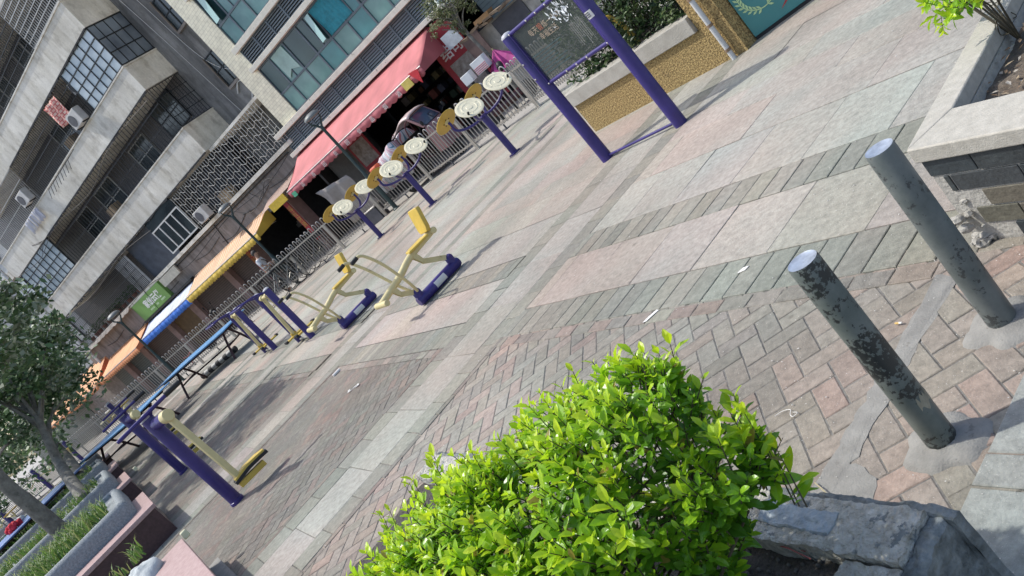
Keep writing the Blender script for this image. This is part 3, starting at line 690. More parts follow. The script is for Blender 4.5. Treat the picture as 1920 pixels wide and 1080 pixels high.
def make_taichi(label):
    t = thing('tai_chi_wheel', label, 'exercise machine', (0, 0, 0), EROT, 'tai chi wheels in a row along the fence')
    mb = MB(); mb.lathe([(.062, -.01), (.062, .80), (.058, .86)], 18); mb.build('post', m_pur, t)
    mb = MB(); mb.box((0, 0, .012), (.17, .17, .024)); mb.build('base_plate', m_pur, t, bevel=.004)
    for sx, m, zc, tilt in ((1, m_pale, 1.12, .66), (-1, m_mus, 1.17, .62)):
        nv = Vector((sx * tilt, 0, math.sqrt(1 - tilt * tilt)))
        for sy in (-1, 1):
            c = Vector((sx * .44, sy * .375, zc)); rot = nv.to_track_quat('Z', 'Y').to_matrix()
            hub = c - nv * .055
            arm = MB(); arm.tube(smooth([(0, sy * .02, .84), (sx * .10, sy * .12, .82), (sx * .26, sy * .27, .86), (sx * .38, sy * .37, .95), hub - nv * .05, hub], 6), .024, 10)
            arm.build('arm', m_pur, t)
            R = .245; d = MB()
            d.lathe([(.001, -.016), (.09, -.016), (R - .01, -.013), (R, -.006), (R, .006), (R - .012, .010), (R - .05, .010), (R - .055, .006), (.145, .006), (.14, .010), (.12, .010), (.115, .006), (.06, .006), (.05, .013), (.001, .013)], 40, c, rot)
            for k in range(6):
                a = k * PI / 3; u = rot @ Vector((math.cos(a), math.sin(a), 0)); v = rot @ Vector((-math.sin(a), math.cos(a), 0))
                d.prism([c + u * .145 - v * .009 + nv * .006, c + u * .19 - v * .009 + nv * .006, c + u * .19 + v * .009 + nv * .006, c + u * .145 + v * .009 + nv * .006], nv * .0035)
            ds = d.build('disc', m_pale if sx > 0 else m_mus, t, angle=30)
            k = MB(); k.lathe([(.028, 0), (.026, .03), (.05, .035), (.05, .045)], 12, c - nv * .062, rot); k.build('hub', m_crm, ds)
            bo = MB()
            for q in range(5):
                a = q * 2 * PI / 5; bo.lathe([(.011, 0), (.011, .008)], 8, c - nv * .024 + rot @ Vector((math.cos(a) * .075, math.sin(a) * .075, 0)), rot)
            bo.build('bolts', m_blk, ds)
            kb = MB(); kp = c + rot @ Vector((.0, sy * .19 if sx > 0 else .19, 0)); kp = c + (Vector((.35 * sx, sy * .8, -.5)) - nv * Vector((.35 * sx, sy * .8, -.5)).dot(nv)).normalized() * .19
            kb.lathe([(.016, 0), (.02, .012), (.018, .05), (.004, .056)], 12, kp + nv * .008, rot); kb.build('knob', m_blk, ds)
    return t
TC = [(966, 287), (812, 382), (715, 443)]
tc0 = make_taichi('tai chi wheel nearest the purple notice frame, on a bare purple post')
tc0.location = G(*TC[0])
copy_tree(tc0, G(*TC[1]), label='middle tai chi wheel of the row, in front of the covered tricycle')
copy_tree(tc0, G(*TC[2]), label='tai chi wheel farthest from the notice frame, beyond the green lamp post foot')

def make_rower(label):
    t = thing('rowing_machine', label, 'exercise machine', (0, 0, 0), EROT, 'yellow rowing machines')
    mb = MB(); mb.tube([(0, -.03, .072), (0, .0, .072), (0, .66, .072), (0, .69, .072)], [.052, .066, .066, .052], 20); mb.build('base_tube', m_pur, t)
    for y in (.03, .62):
        mb = MB(); mb.tube([(0, y, .05), (0, y, .15), (0, y + .005, .19), (0, y + .006, .215), (0, y + .006, .226)], [.056, .056, .052, .036, .008], 16); mb.tube([(-.062, y + .004, .185), (.062, y + .004, .185)], .03, 14); mb.build('housing', m_pur, t)
    mb = MB(); vs = []; n = 8
    for i in range(n + 1):
        a = -.5 + 1.2 * i / n; vs += [(math.cos(a) * .0672, .24, .072 + math.sin(a) * .0672), (math.cos(a) * .0672, .42, .072 + math.sin(a) * .0672)]
    mb.add(vs, [(2 * i, 2 * i + 2, 2 * i + 3, 2 * i + 1) for i in range(n)]); mb.build('sticker', m_lbl, t)
    mb = MB(); mb.tube(smooth([(0, -.37, .365), (0, -.22, .395), (0, .02, .44), (0, .2, .495), (0, .33, .52), (0, .52, .535), (0, .67, .545)], 5), .042, 14); mb.build('main_beam', m_crm, t)
    mb = MB(); mb.tube([(-.18, -.37, .36), (.18, -.37, .36)], .036, 16); mb.build('foot_bar', m_crm, t, bevel=.006)
    mb = MB(); mb.tube([(-.10, .68, .55), (.10, .68, .55)], .040, 16); mb.build('rear_bar', m_crm, t, bevel=.006)
    mb = MB(); mb.prism([(x, y, .545 + .03 * 0) for x, y in [(-.06, .28), (.06, .28), (.10, .36), (.115, .58), (-.115, .58), (-.10, .36)]], (0, .004, .03)); mb.build('seat', m_yel, t, bevel=.008)
    mb = MB(); mb.prism([Vector((x, .60 + .26 * z, .59 + z * .96)) for x, z in [(-.10, 0), (.10, 0), (.13, .05), (.135, .28), (.12, .31), (-.12, .31), (-.135, .28), (-.13, .05)]], (0, .055, -.012)); mb.build('back_pad', m_yel, t, bevel=.008)
    mb = MB(); mb.tube([(0, .655, .55), (0, .665, .66)], .02, 8); mb.build('back_bracket', m_crm, t)
    for (a, b, c) in (((.30, .50), (.36, .365), (.60, .205)), ((-.17, .40), (-.12, .285), (.03, .185))):
        mb = MB()
        for sx in (-.03, .03): mb.prism([(sx - .004, a[0] - .03, a[1]), (sx - .004, a[0] + .045, a[1]), (sx - .004, b[0] + .02, b[1] - .015), (sx - .004, b[0] - .025, b[1] - .005)], (.008, 0, 0))
        mb.tube([(-.05, b[0], b[1]), (.05, b[0], b[1])], .012, 10); mb.build('bracket', m_crm, t)
        mb = MB()
        d = Vector((0, c[0] - b[0], c[1] - b[1])); nrm = Vector((0, -d.z, d.y)).normalized() * .03
        for sx in (-.018, .018): mb.prism([Vector((sx - .005, b[0], b[1])) - nrm - d * .06, Vector((sx - .005, b[0], b[1])) + nrm - d * .06, Vector((sx - .005, c[0], c[1])) + nrm, Vector((sx - .005, c[0], c[1])) - nrm], (.01, 0, 0))
        mb.build('link', m_crm, t)
    for sx in (-1, 1):
        mb = MB(); mb.tube(smooth([(sx * .06, .03, .19), (sx * .16, -.02, .36), (sx * .235, -.12, .70), (sx * .25, -.20, .88), (sx * .25, -.25, .945), (sx * .25, -.30, .955)], 5), .018, 10); hb = mb.build('handle', m_crm, t)
        mb = MB(); mb.tube([(sx * .25, -.29, .955), (sx * .25, -.38, .945), (sx * .25, -.385, .945)], [.024, .024, .018], 12); mb.build('grip', m_blk, hb)
    return t
rw = make_rower('yellow rowing machine on purple base tube, the larger and nearer one')
rw.location = G(797, 572)
copy_tree(rw, G(650, 617), label='yellow rowing machine between the nearer rower and the purple air walkers')

def make_walker(label):
    t = thing('air_walker', label, 'exercise machine', (0, 0, 0), EROT, 'double post air walkers')
    for x in (0, -.87):
        mb = MB(); mb.lathe([(.062, -.01), (.062, 1.08), (.055, 1.13)], 18, (x, 0, 0)); p = mb.build('post', m_pur, t)
        mb = MB(); mb.lathe([(.066, 1.12), (.064, 1.135), (.03, 1.155), (.001, 1.16)], 16, (x, 0, 0)); mb.build('cap', m_gcap, p)
        mb = MB(); mb.tube(smooth([(x, -.03, 1.09), (x, -.18, 1.16), (x, -.38, 1.20), (x, -.52, 1.20), (x + (.10 if x else -.1), -.56, 1.20)], 5), .019, 10); mb.build('side_rail', m_pur, t)
    mb = MB(); mb.tube([(-.10, -.56, 1.20), (-.77, -.56, 1.20)], .019, 10); mb.build('handle_bar', m_pur, t)
    mb = MB(); mb.tube([(.0, 0, 1.03), (-.87, 0, 1.03)], .03, 12); mb.build('axle', m_crm, t)
    for x, sw in ((-.24, .06), (-.63, -.06)):
        mb = MB(); mb.tube([(x - .05, 0, 1.03), (x + .05, 0, 1.03)], .05, 14); hubo = mb.build('hub', m_crm, t)
        mb = MB(); mb.tube([(x, 0, 1.0), (x, sw, .2)], .036, 12); lg = mb.build('swing_leg', m_crm, t)
        mb = MB(); mb.box((x, sw, .165), (.15, .36, .03)); mb.box((x, sw, .2), (.06, .10, .07)); mb.build('pedal', m_yel, t, bevel=.006)
        mb = MB(); mb.box((x, sw - .2, .17), (.16, .05, .05)); mb.box((x, sw + .2, .17), (.16, .05, .05)); mb.build('pedal_stop', m_blk, t, bevel=.008)
    mb = MB(); mb.tube([(0, 0, .03), (-.87, 0, .03)], .02, 8); mb.build('ground_bar', m_stl, t)
    return t
wk = make_walker('purple double post air walker beside the smaller rowing machine')
wk.location = G(586.6, 631)
copy_tree(wk, G(516.7, 653.5), label='purple double post air walker nearer the blue table with the row of rings behind')

def make_single(label):
    t = thing('swing_leg_walker', label, 'exercise machine', (0, 0, 0), EROT + .40, 'single post walkers')
    mb = MB(); mb.lathe([(.078, -.01), (.078, .03), (.069, .035), (.069, 1.20), (.067, 1.24)], 24); p = mb.build('post', m_pur, t)
    mb = MB(); mb.lathe([(.072, 1.235), (.070, 1.255), (.045, 1.285), (.001, 1.295)], 20); mb.build('cap', m_gcap, p)
    mb = MB(); mb.tube([(.05, .0, 1.14), (.27, .0, 1.14)], .060, 18); mb.build('axle_housing', m_pur, t)
    mb = MB(); mb.tube([(.27, .0, 1.14), (.37, .0, 1.14)], .064, 18); mb.build('hub', m_crm, t, bevel=.006)
    mb = MB(); sw = .04
    mb.prism([(.30, -.030, 1.13), (.30, .038, 1.13), (.30, sw + .032, .16), (.30, sw - .032, .16)], (.045, 0, 0)); mb.build('swing_leg', m_crm, t, bevel=.006)
    br = MB(); pr_ = MB(); sr_ = MB(); a = .40; u = Vector((math.sin(a), math.cos(a), 0)); v = Vector((math.cos(a), -math.sin(a), 0)); o = Vector((.32, sw, 0))
    sole = [(-.055, -.05), (.055, -.05), (.06, .12), (.075, .25), (.055, .34), (-.03, .35), (-.06, .25), (-.05, .10)]
    def L_(k, z): return [o + v * (x * k) + u * (.13 + (y - .13) * k) + Vector((0, 0, z + .018 * math.sin(y * 9))) for x, y in sole]
    pr_.prism(L_(1, .215), (0, 0, .026)); pd = pr_.build('pedal', m_yel, t, bevel=.004)
    sr_.prism(L_(1.09, .182), (0, 0, .036)); sr_.build('rubber_sole', m_blk, pd, bevel=.004)
    br.prism([o - v * .035 - u * .05 + Vector((0, 0, .175)), o + v * .035 - u * .05 + Vector((0, 0, .175)), o + v * .035 + u * .27 + Vector((0, 0, .165)), o - v * .035 + u * .27 + Vector((0, 0, .165))], (0, 0, -.06)); br.build('pedal_bracket', m_yel, t, bevel=.004)
    mb = MB(); c = Vector((.10, .0, 1.285)); e0, e1_ = c - u * .36 + Vector((0, 0, -.02)), c + u * .40; mb.tube([e0, e1_], .021, 10); mb.tube([c + u * .05, (.03, .02, 1.22)], .02, 8); mb.ball(e0, .021, 8, 6); h = mb.build('handle_bar', m_pur, t)
    mb = MB(); mb.tube([c + u * .23, c + u * .42], .029, 12); mb.build('grip', m_blk, h, bevel=.003)
    return t
sg = make_single('large purple single post walker with a yellow footplate, nearest the planters')
sg.location = G(446, 940)
copy_tree(sg, G(345, 884), label='purple single post walker just behind the nearest one, left of the brick strip')
copy_tree(sg, W(-18.3, .60), label='third purple single post walker, hidden behind the other two except its handle')

# ------------------------------------------------------------------ purple notice frame with a clear pane
m_pane = glass_mat('scratched acrylic', (.07, .085, .08), .22, .50)
fr = thing('notice_frame', 'tall purple tube frame holding a clear scratched notice pane', 'notice frame', G(1140, 298), EROT)
for x, lab in ((0, None), (1.20, None)):
    mb = MB(); mb.lathe([(.066, -.02), (.066, 1.62), (.064, 1.63)], 28, (x, 0, 0)); p = mb.build('post', m_pur, fr)
    mb = MB(); mb.lathe([(.067, 1.628), (.066, 1.64), (.045, 1.662), (.001, 1.672)], 24, (x, 0, 0)); mb.build('cap', m_gcap, p)
    mb = MB(); xs = .072 if x == 0 else 1.128
    mb.box((xs, -.012, 1.31), (.02, .03, .62)); mb.build('pane_channel', m_pur, fr, bevel=.002)
for z in (1.005, 1.625):
    mb = MB(); mb.tube([(.06, .0, z), (1.14, .0, z)], .021, 12)
    r = mb.build('rail', m_pur, fr)
    mb = MB()
    for x in (.075, .42, .60, .78, 1.125): mb.ball((x, -.022, z), .011, 8, 5)
    for xx, zz in ((.0, 1.31), (.0, 1.12)):
        if z < 1.2: mb.ball((xx, -.066, zz), .010, 8, 5)
    mb.build('bolts', m_stl, r)
mb = MB(); mb.tube([(.06, 0, .035), (1.14, 0, .04)], .014, 10); mb.build('foot_rail', m_pur, fr)
mb = MB(); mb.box((.6, .0, 1.315), (1.04, .006, .60)); pane = mb.build('pane', m_pane, fr, angle=0)
m_let = mat('faded cream lettering', (.34, .27, .20), .7, var=.2, scale=30); m_letr = mat('faded red lettering', (.36, .13, .08), .7)
text('每天', .078, (.30, -.0045, 1.475), (1, 0, -.02), (0, 0, 1), m_let, parent=pane, depth=.0006)
text('炼一小时', .078, (.545, -.0045, 1.468), (1, 0, -.02), (0, 0, 1), m_let, parent=pane, depth=.0006)
text('锻', .078, (.462, -.0045, 1.470), (1, 0, -.02), (0, 0, 1), m_letr, parent=pane, depth=.0006)
text('幸福生活', .078, (.41, -.0045, 1.385), (1, 0, -.02), (0, 0, 1), m_let, parent=pane, depth=.0006)
m_tl = mat('faded teal print', (.05, .085, .09), .7, var=.4, scale=14)
for k in range(7):
    mb = MB(); z = 1.30 - k * .035; mb.b2(.12, .12 + rnd.uniform(.3, .55), -.0048, -.0042, z, z + .010); mb.build('faded_print', m_tl, pane, angle=0)
mb = MB()
for k in range(70):                                   # crumpled remains of a clear film in the upper right of the pane
    c = Vector((rnd.gauss(.86, .07), -.006 - rnd.random() * .006, rnd.gauss(1.50, .06))); a = rnd.uniform(0, 6); r = rnd.uniform(.008, .035)
    if c.z > 1.60: continue
    u = Vector((math.cos(a), rnd.uniform(-.5, .2), math.sin(a))); v = Vector((-math.sin(a), rnd.uniform(-.5, .2), math.cos(a)))
    mb.add([c - u * r, c + v * r * .35, c + u * r, c - v * r * .3], [(0, 1, 2, 3)])
tag(mb.build('torn_film', mat('clear film shreds', (.75, .77, .78), .2, var=.1), pane, angle=0), kind='stuff')
m_dust = glass_mat('dust streaks', (.5, .49, .46), .9, .22)
mb = MB()
for k in range(9):
    x = .82 + k * .026; mb.b2(x, x + rnd.uniform(.004, .012), -.0046, -.0040, 1.06 + rnd.uniform(0, .12), 1.30 + rnd.uniform(0, .12))
mb.build('dust_streaks', m_dust, pane, angle=0)
mb = MB(); n = 8; vs = []
for i in range(n + 1):
    a = -PI / 2 - .75 + 1.5 * i / n; vs += [(1.2 + math.cos(a) * .0668, math.sin(a) * .0668, 1.27), (1.2 + math.cos(a) * .0668, math.sin(a) * .0668, 1.345)]
mb.add(vs, [(2 * i, 2 * i + 2, 2 * i + 3, 2 * i + 1) for i in range(n)]); sk = mb.build('sticker', m_lbl, fr)
mb = MB()
for r_ in range(3): mb.b2(1.165, 1.225, -.0705, -.0672, 1.288 + r_ * .019, 1.297 + r_ * .019)
mb.build('sticker_print', m_dgr, sk, angle=0)

# ------------------------------------------------------------------ fence
m_ss = mat('stainless fence', (.42, .40, .375), .38, .75, var=.18, scale=9)
m_ss2 = mat('stainless rail', (.50, .475, .44), .35, .7, var=.15, scale=9)
def fence_panel(L, n, name_label):
    t = thing('fence_panel', name_label, 'fence', (0, 0, 0), 0, 'steel fence panels along the plaza edge')
    mb = MB(); mb.box((L / 2, -.012, .93), (L, .045, .04)); mb.build('top_rail', m_ss2, t)
    mb = MB(); mb.box((L / 2, -.012, .19), (L, .04, .04)); mb.build('bottom_rail', m_ss2, t)
    step = L / n; first = None
    for i in range(n):
        x = (i + .5) * step
        if first is None:
            w = step * .26; mb = MB(); pts = [(-w, 0, .14), (-w, 0, 1.07)] + arc((0, 0, 1.07), w, PI, 0, 8, (1, 0, 0), (0, 0, 1))[1:-1] + [(w, 0, 1.07), (w, 0, .14)]
            mb.tube(pts, .015, 7); first = mb.build('arched_picket', m_ss, t); first.location = (x, -.0, 0)
        else:
            c = first.copy(); COL.objects.link(c); c.parent = t; c.location = (x, 0, 0)
    for x in (.02, L - .02):
        mb = MB(); mb.box((x, 0, .475), (.05, .05, .95)); mb.box((x, 0, .006), (.10, .22, .012)); mb.build('post', m_ss2, t, bevel=.003)
    mb = MB(); mb.box((L * .5, 0, .07), (.03, .03, .14)); mb.box((L * .5, -.03, .006), (.05, .14, .012)); mb.build('foot', m_dgr, t)
    return t
WHERE = ['behind the purple notice frame', 'right behind the wheel nearest the notice frame', 'in front of the pink tricycle', 'in front of the striped load on the tricycle', 'with the middle wheel in front of it', 'at the green lamp post by the red awning', 'behind the farthest tai chi wheel', 'in front of the dark shop with red banners', 'where the man in white stands', 'at the lamp post by the yellow awning', 'in front of the brown shutters', 'behind the two purple air walkers', 'below the blue awning', 'behind the blue table with rolled things beneath', 'at the lamp post by the green sign', 'below the first orange awning', 'below the mottled wall', 'right of the leafy tree', 'behind the tree trunks', 'farthest out beyond the tree trunks']
segs = []
for a, b in zip(FENCE[:-1], FENCE[1:]):
    L = (b - a).length; k = max(1, round(L / 2.15))
    for i in range(k): segs.append((a.lerp(b, i / k), a.lerp(b, (i + 1) / k)))
proto = None
for i, (a, b) in enumerate(segs):
    d = b - a; L = d.length; lab = 'steel fence panel with looped pickets, ' + (WHERE[i] if i < len(WHERE) else 'far left end')
    if i < 20:
        f = fence_panel(L - .015, 9, lab); f.location = a; f.rotation_euler = (0, 0, math.atan2(d.y, d.x))

# ------------------------------------------------------------------ lamps
m_lamp = mat('dark green lamp paint', (.025, .045, .042), .45, var=.25, scale=8)
m_shade = mat('grey lamp shade', (.17, .18, .18), .5, var=.12)
def make_lamp(label):
    t = thing('street_lamp', label, 'street lamp', (0, 0, 0), 0, 'mushroom street lamps along the fence')
    mb = MB(); mb.lathe([(.11, 0), (.11, .02), (.065, .05), (.062, 1.25), (.045, 1.30), (.042, 2.80), (.052, 2.84), (.052, 2.90), (.03, 2.96)], 16); mb.build('pole', m_lamp, t)
    for s in (-1, 1):
        mb = MB(); mb.tube(smooth([(0, 0, 2.88), (s * .08, 0, 3.02), (s * .16, 0, 3.12), (s * .19, 0, 3.26)], 5), [.032] * 6 + [.026] * 5 + [.018] * 5, 8); mb.build('fork_arm', m_lamp, t)
    mb = MB(); mb.lathe([(.001, 3.22), (.20, 3.235), (.245, 3.25), (.25, 3.275), (.235, 3.31), (.17, 3.36), (.08, 3.385), (.001, 3.39)], 28); mb.build('lamp_shade', m_shade, t)
    return t
lp = make_lamp('dark street lamp with a dome shade in front of the red awning')
lp.location = G(744, 391); lp.rotation_euler = (0, 0, .75)
copy_tree(lp, G(561, 532), label='dark street lamp with a dome shade in front of the orange and yellow awning')
copy_tree(lp, G(345, 714), label='dark street lamp with a dome shade below the green shop sign')

# ------------------------------------------------------------------ table tennis tables
m_blue = mat('sky blue board', (.10, .29, .55), .45, var=.1, scale=4); m_blue2 = mat('mid blue board', (.085, .17, .42), .45, var=.1, scale=4)
m_leg = mat('dark red brown steel', (.06, .025, .028), .5, var=.2); m_wl = mat('white line', (.62, .66, .7), .6)
def make_table(label, mb_, edge=m_wl):
    t = thing('table_tennis_table', label, 'table', (0, 0, 0), 0, 'blue table tennis tables')
    mb = MB(); mb.box((0, 0, .745), (2.74, 1.52, .03)); mb.build('top', mb_, t, bevel=.004)
    mb = MB(); mb.box((0, 0, .7625), (2.74, .02, .003)); mb.box((0, .75, .7625), (2.72, .02, .003)); mb.box((0, -.75, .7625), (2.72, .02, .003)); mb.build('lines', m_wl, t, angle=0)
    mb = MB(); mb.box((0, 0, .69), (2.5, .05, .06)); mb.box((0, .5, .70), (2.5, .04, .05)); mb.box((0, -.5, .70), (2.5, .04, .05)); mb.build('apron', m_leg, t)
    for sx in (-1, 1):
        for sy in (-1, 1):
            mb = MB(); mb.tube(smooth([(sx * .95, sy * .15, .68), (sx * .95, sy * .33, .45), (sx * .95, sy * .50, .18), (sx * .95, sy * .60, .0)], 4), .032, 8); mb.build('leg', m_leg, t)
        mb = MB(); mb.tube([(sx * .95, -.4, .34), (sx * .95, .4, .34)], .022, 8); mb.build('brace', m_leg, t)
    mb = MB(); mb.tube([(-.95, 0, .34), (.95, 0, .34)], .022, 8); mb.build('stretcher', m_leg, t)
    return t
ta = G(328, 697, .76); tb = G(427, 610, .76); tc_ = (ta + tb) / 2
tt = make_table('bright blue tennis table with a long rolled tube lying under it', m_blue)
tt.location = (tc_.x - .3, tc_.y + .15, 0); d = tb - ta; tt.rotation_euler = (0, 0, math.atan2(d.y, d.x))
def place_table(pxa, pxb, label):
    a, b = G(*pxa, .76), G(*pxb, .76); d = b - a; c = (a + b) / 2
    return copy_tree(tt, (c.x, c.y, 0), math.atan2(d.y, d.x), label)
t2 = place_table((184, 834), (276, 756), 'blue tennis table seen between the walker posts and the planters')
t3 = place_table((14, 1008), (88, 934), 'blue tennis table at the left edge, partly behind the leaning trunk')
for t_, mm in ((t2, m_blue), (t3, m_blue2)):
    for ch in t_.children:
        if ch.name.startswith('top'): ch.data = ch.data.copy(); ch.data.materials.clear(); ch.data.materials.append(mm)
# long roll with pale bands, and a low frame lying under the first table
mb = MB(); a, b = G(380, 706, .09), G(442, 653, .09)
for k in range(9): mb.tube([a.lerp(b, k / 9), a.lerp(b, (k + 1) / 9)], .085, 14, mi=k % 2)
tag(mb.build('rolled_mat', [mat('dark mat', (.05, .05, .055), .8), mat('pale band', (.42, .42, .42), .6)]), 'dark rolled mat with pale bands lying under the bright blue table', 'rolled mat')
sb = thing('child_scooter', 'small upturned scooter with pink red handles at the table foot', 'scooter', G(362, 688))
mb = MB(); mb.tube([(-.25, 0, .08), (.25, 0, .08)], .03, 8); mb.build('deck', m_leg, sb)
mb = MB(); mb.tube([(.22, 0, .08), (.30, .02, .45), (.25, -.15, .5)], .018, 8); mb.tube([(.30, .02, .45), (.33, .18, .5)], .018, 8); mb.build('handle', mat('pinkish red plastic', (.5, .12, .14), .5), sb)
for x in (-.27, .27):
    mb = MB(); mb.tube([(x, -.025, .06), (x, .025, .06)], .06, 14); mb.build('wheel', m_blk, sb)
mb = MB()
for k in range(24):
    c = Vector((0, 0, .81)); mb.ball(Vector((rnd.uniform(-.2, .2), rnd.uniform(-.12, .12), rnd.uniform(.0, .09))), rnd.uniform(.04, .08), 7, 5)
rj = mb.build('red_jacket', mat('red cloth pile', (.62, .03, .05), .8, var=.3, scale=12)); p_ = G(28, 990, .79); rj.location = (p_.x, p_.y, .79); tag(rj, 'bright red jacket heaped on the blue table at the left edge', 'jacket')
mb = MB()
for k in range(10): mb.ball(Vector((rnd.uniform(-.12, .12), rnd.uniform(-.1, .1), rnd.uniform(.02, .06))), rnd.uniform(.04, .07), 7, 5)
wj = mb.build('white_bag', m_paper); p_ = G(40, 975, .79); wj.location = (p_.x, p_.y, .79); tag(wj, 'small white bag beside the red jacket on the blue table', 'bag')

# ------------------------------------------------------------------ machines further off, at the left
def make_waist(label, loc, rot):
    t = thing('waist_twister', label, 'exercise machine', loc, rot, 'distant purple post machines')
    mb = MB(); mb.lathe([(.065, 0), (.065, 1.25), (.06, 1.3)], 14); mb.build('post', m_pur, t)
    mb = MB(); mb.lathe([(.068, 1.29), (.05, 1.33), (.001, 1.345)], 14); mb.build('cap', m_gcap, t)
    for s in (-1, 1):
        mb = MB(); mb.tube(smooth([(0, 0, .95), (s * .2, -.05, .95), (s * .42, -.05, .85), (s * .45, -.05, .98)], 4), .022, 8); mb.build('arm', m_crm, t)
        mb = MB(); mb.lathe([(.001, 0), (.2, .0), (.2, .03), (.001, .035)], 18, (s * .45, -.05, 1.0)); mb.build('disc', m_mus if s > 0 else m_pale, t)
    mb = MB(); mb.tube([(-.4, .05, 1.15), (.4, .05, 1.15)], .018, 8); mb.build('handle_bar', m_stl, t)
    return t
make_waist('distant purple post machine with pale disc behind the single post walkers', AT(205, 760, 26) * 1.0, .3).location.z = 0
b_ = G(172, 876); make_waist('purple post machine with mustard disc right of the tree trunks', (b_.x, b_.y, 0), -.4)
b_ = G(115, 930); make_waist('purple post machine with cream arms behind the middle trunk', (b_.x, b_.y, 0), .8)
b_ = AT(30, 985, 25); make_waist('purple post machine behind the red jacket table at the left edge', (b_.x, b_.y, 0), .2)

# ================================================================== BUILDINGS
YF = 19.25; YW = 20.85
def render_mat(name, c1, c2, cs):
    """old cement render: blotches, rain streaks running down it, dirt"""
    m = bpy.data.materials.new(name); m.use_nodes = True; n = m.node_tree.nodes; l = m.node_tree.links; b = n['Principled BSDF']; b.inputs['Roughness'].default_value = .92
    tc = n.new('ShaderNodeTexCoord')
    def nz(sc, det, st=(1, 1, 1), loc=0):
        mp = n.new('ShaderNodeMapping'); mp.inputs['Scale'].default_value = st; mp.inputs['Location'].default_value = (loc, loc, loc); l.new(tc.outputs['Object'], mp.inputs[0])
        q = n.new('ShaderNodeTexNoise'); q.inputs['Scale'].default_value = sc; q.inputs['Detail'].default_value = det; q.inputs['Roughness'].default_value = .62; l.new(mp.outputs[0], q.inputs['Vector']); return q.outputs[0]
    def ramp(src, p0, p1, a, c):
        r = n.new('ShaderNodeValToRGB'); l.new(src, r.inputs[0]); r.color_ramp.elements[0].position = p0; r.color_ramp.elements[1].position = p1; r.color_ramp.elements[0].color = (*a, 1); r.color_ramp.elements[1].color = (*c, 1); return r.outputs[0]
    def mul(x, y):
        q = n.new('ShaderNodeMix'); q.data_type = 'RGBA'; q.blend_type = 'MULTIPLY'; q.inputs[0].default_value = 1; l.new(x, q.inputs[6]); l.new(y, q.inputs[7]); return q.outputs[2]
    out = ramp(nz(.7, 8), .3, .7, c1, c2)
    out = mul(out, ramp(nz(1.0, 6, (3.2, 3.2, .35), 4), .36, .56, cs, (1, 1, 1)))
    out = mul(out, ramp(nz(2.3, 9, (1, 1, .6), 9), .30, .48, (.62, .60, .57), (1, 1, 1)))
    out = mul(out, ramp(nz(16, 4), .3, .7, (.88, .88, .88), (1.06, 1.06, 1.06)))
    l.new(out, b.inputs['Base Color'])
    bp = n.new('ShaderNodeBump'); bp.inputs['Strength'].default_value = .3; bp.inputs['Distance'].default_value = .02; l.new(nz(24, 6), bp.inputs['Height']); l.new(bp.outputs[0], b.inputs['Normal'])
    MATS[name] = m; return m
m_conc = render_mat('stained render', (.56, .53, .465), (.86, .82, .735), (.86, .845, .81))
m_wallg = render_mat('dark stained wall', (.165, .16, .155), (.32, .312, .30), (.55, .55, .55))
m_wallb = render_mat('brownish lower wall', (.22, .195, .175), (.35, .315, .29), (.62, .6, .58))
m_conc0 = mat('stained render x', (.36, .355, .34), .9, col2=(.68, .675, .655), scale=1.1, bump=.25, bscale=30, stretch=(1.3, 1, .7), spots=((.22, .215, .205), .645, 1.5))
m_wallg0 = mat('dark stained wall x', (.14, .143, .15), .92, col2=(.26, .265, .275), scale=1.4, bump=.3, bscale=20, stretch=(1.3, 1, .5), spots=((.07, .07, .075), .60, 2.2))
m_wallb0 = mat('brownish lower wall x', (.20, .172, .155), .9, col2=(.30, .262, .24), scale=1.8, bump=.3, bscale=25, spots=((.12, .105, .095), .64, 3))
m_dtile = brick_mat('dark wall tile', (.10, .092, .095), (.115, .105, .105), (.02, .022, .026), .24, .075, .008, .5)
m_btile = brick_mat('brown wall tile', (.12, .085, .08), (.14, .10, .09), (.06, .045, .045), .22, .07, .008, .6)
m_bar = mat('dark window bars', (.028, .032, .036), .5, .4)
m_wbar = mat('pale window bars', (.42, .42, .41), .6, 0, var=.2)
m_dglass = glass_mat('dark window glass', (.018, .025, .028), .12, 1.0, var=(.05, .065, .07))
m_pglass = glass_mat('pale window glass', (.30, .37, .41), .15, 1.0, var=(.50, .56, .58))
m_wframe = mat('white window frame', (.62, .62, .60), .5, var=.08)
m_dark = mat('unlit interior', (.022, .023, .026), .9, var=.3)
m_pipe = mat('white pvc pipe', (.56, .56, .55), .5, var=.15)
m_ac = mat('air conditioner casing', (.52, .50, .47), .5, var=.12)
m_cable = mat('black cable', (.02, .02, .02), .6)

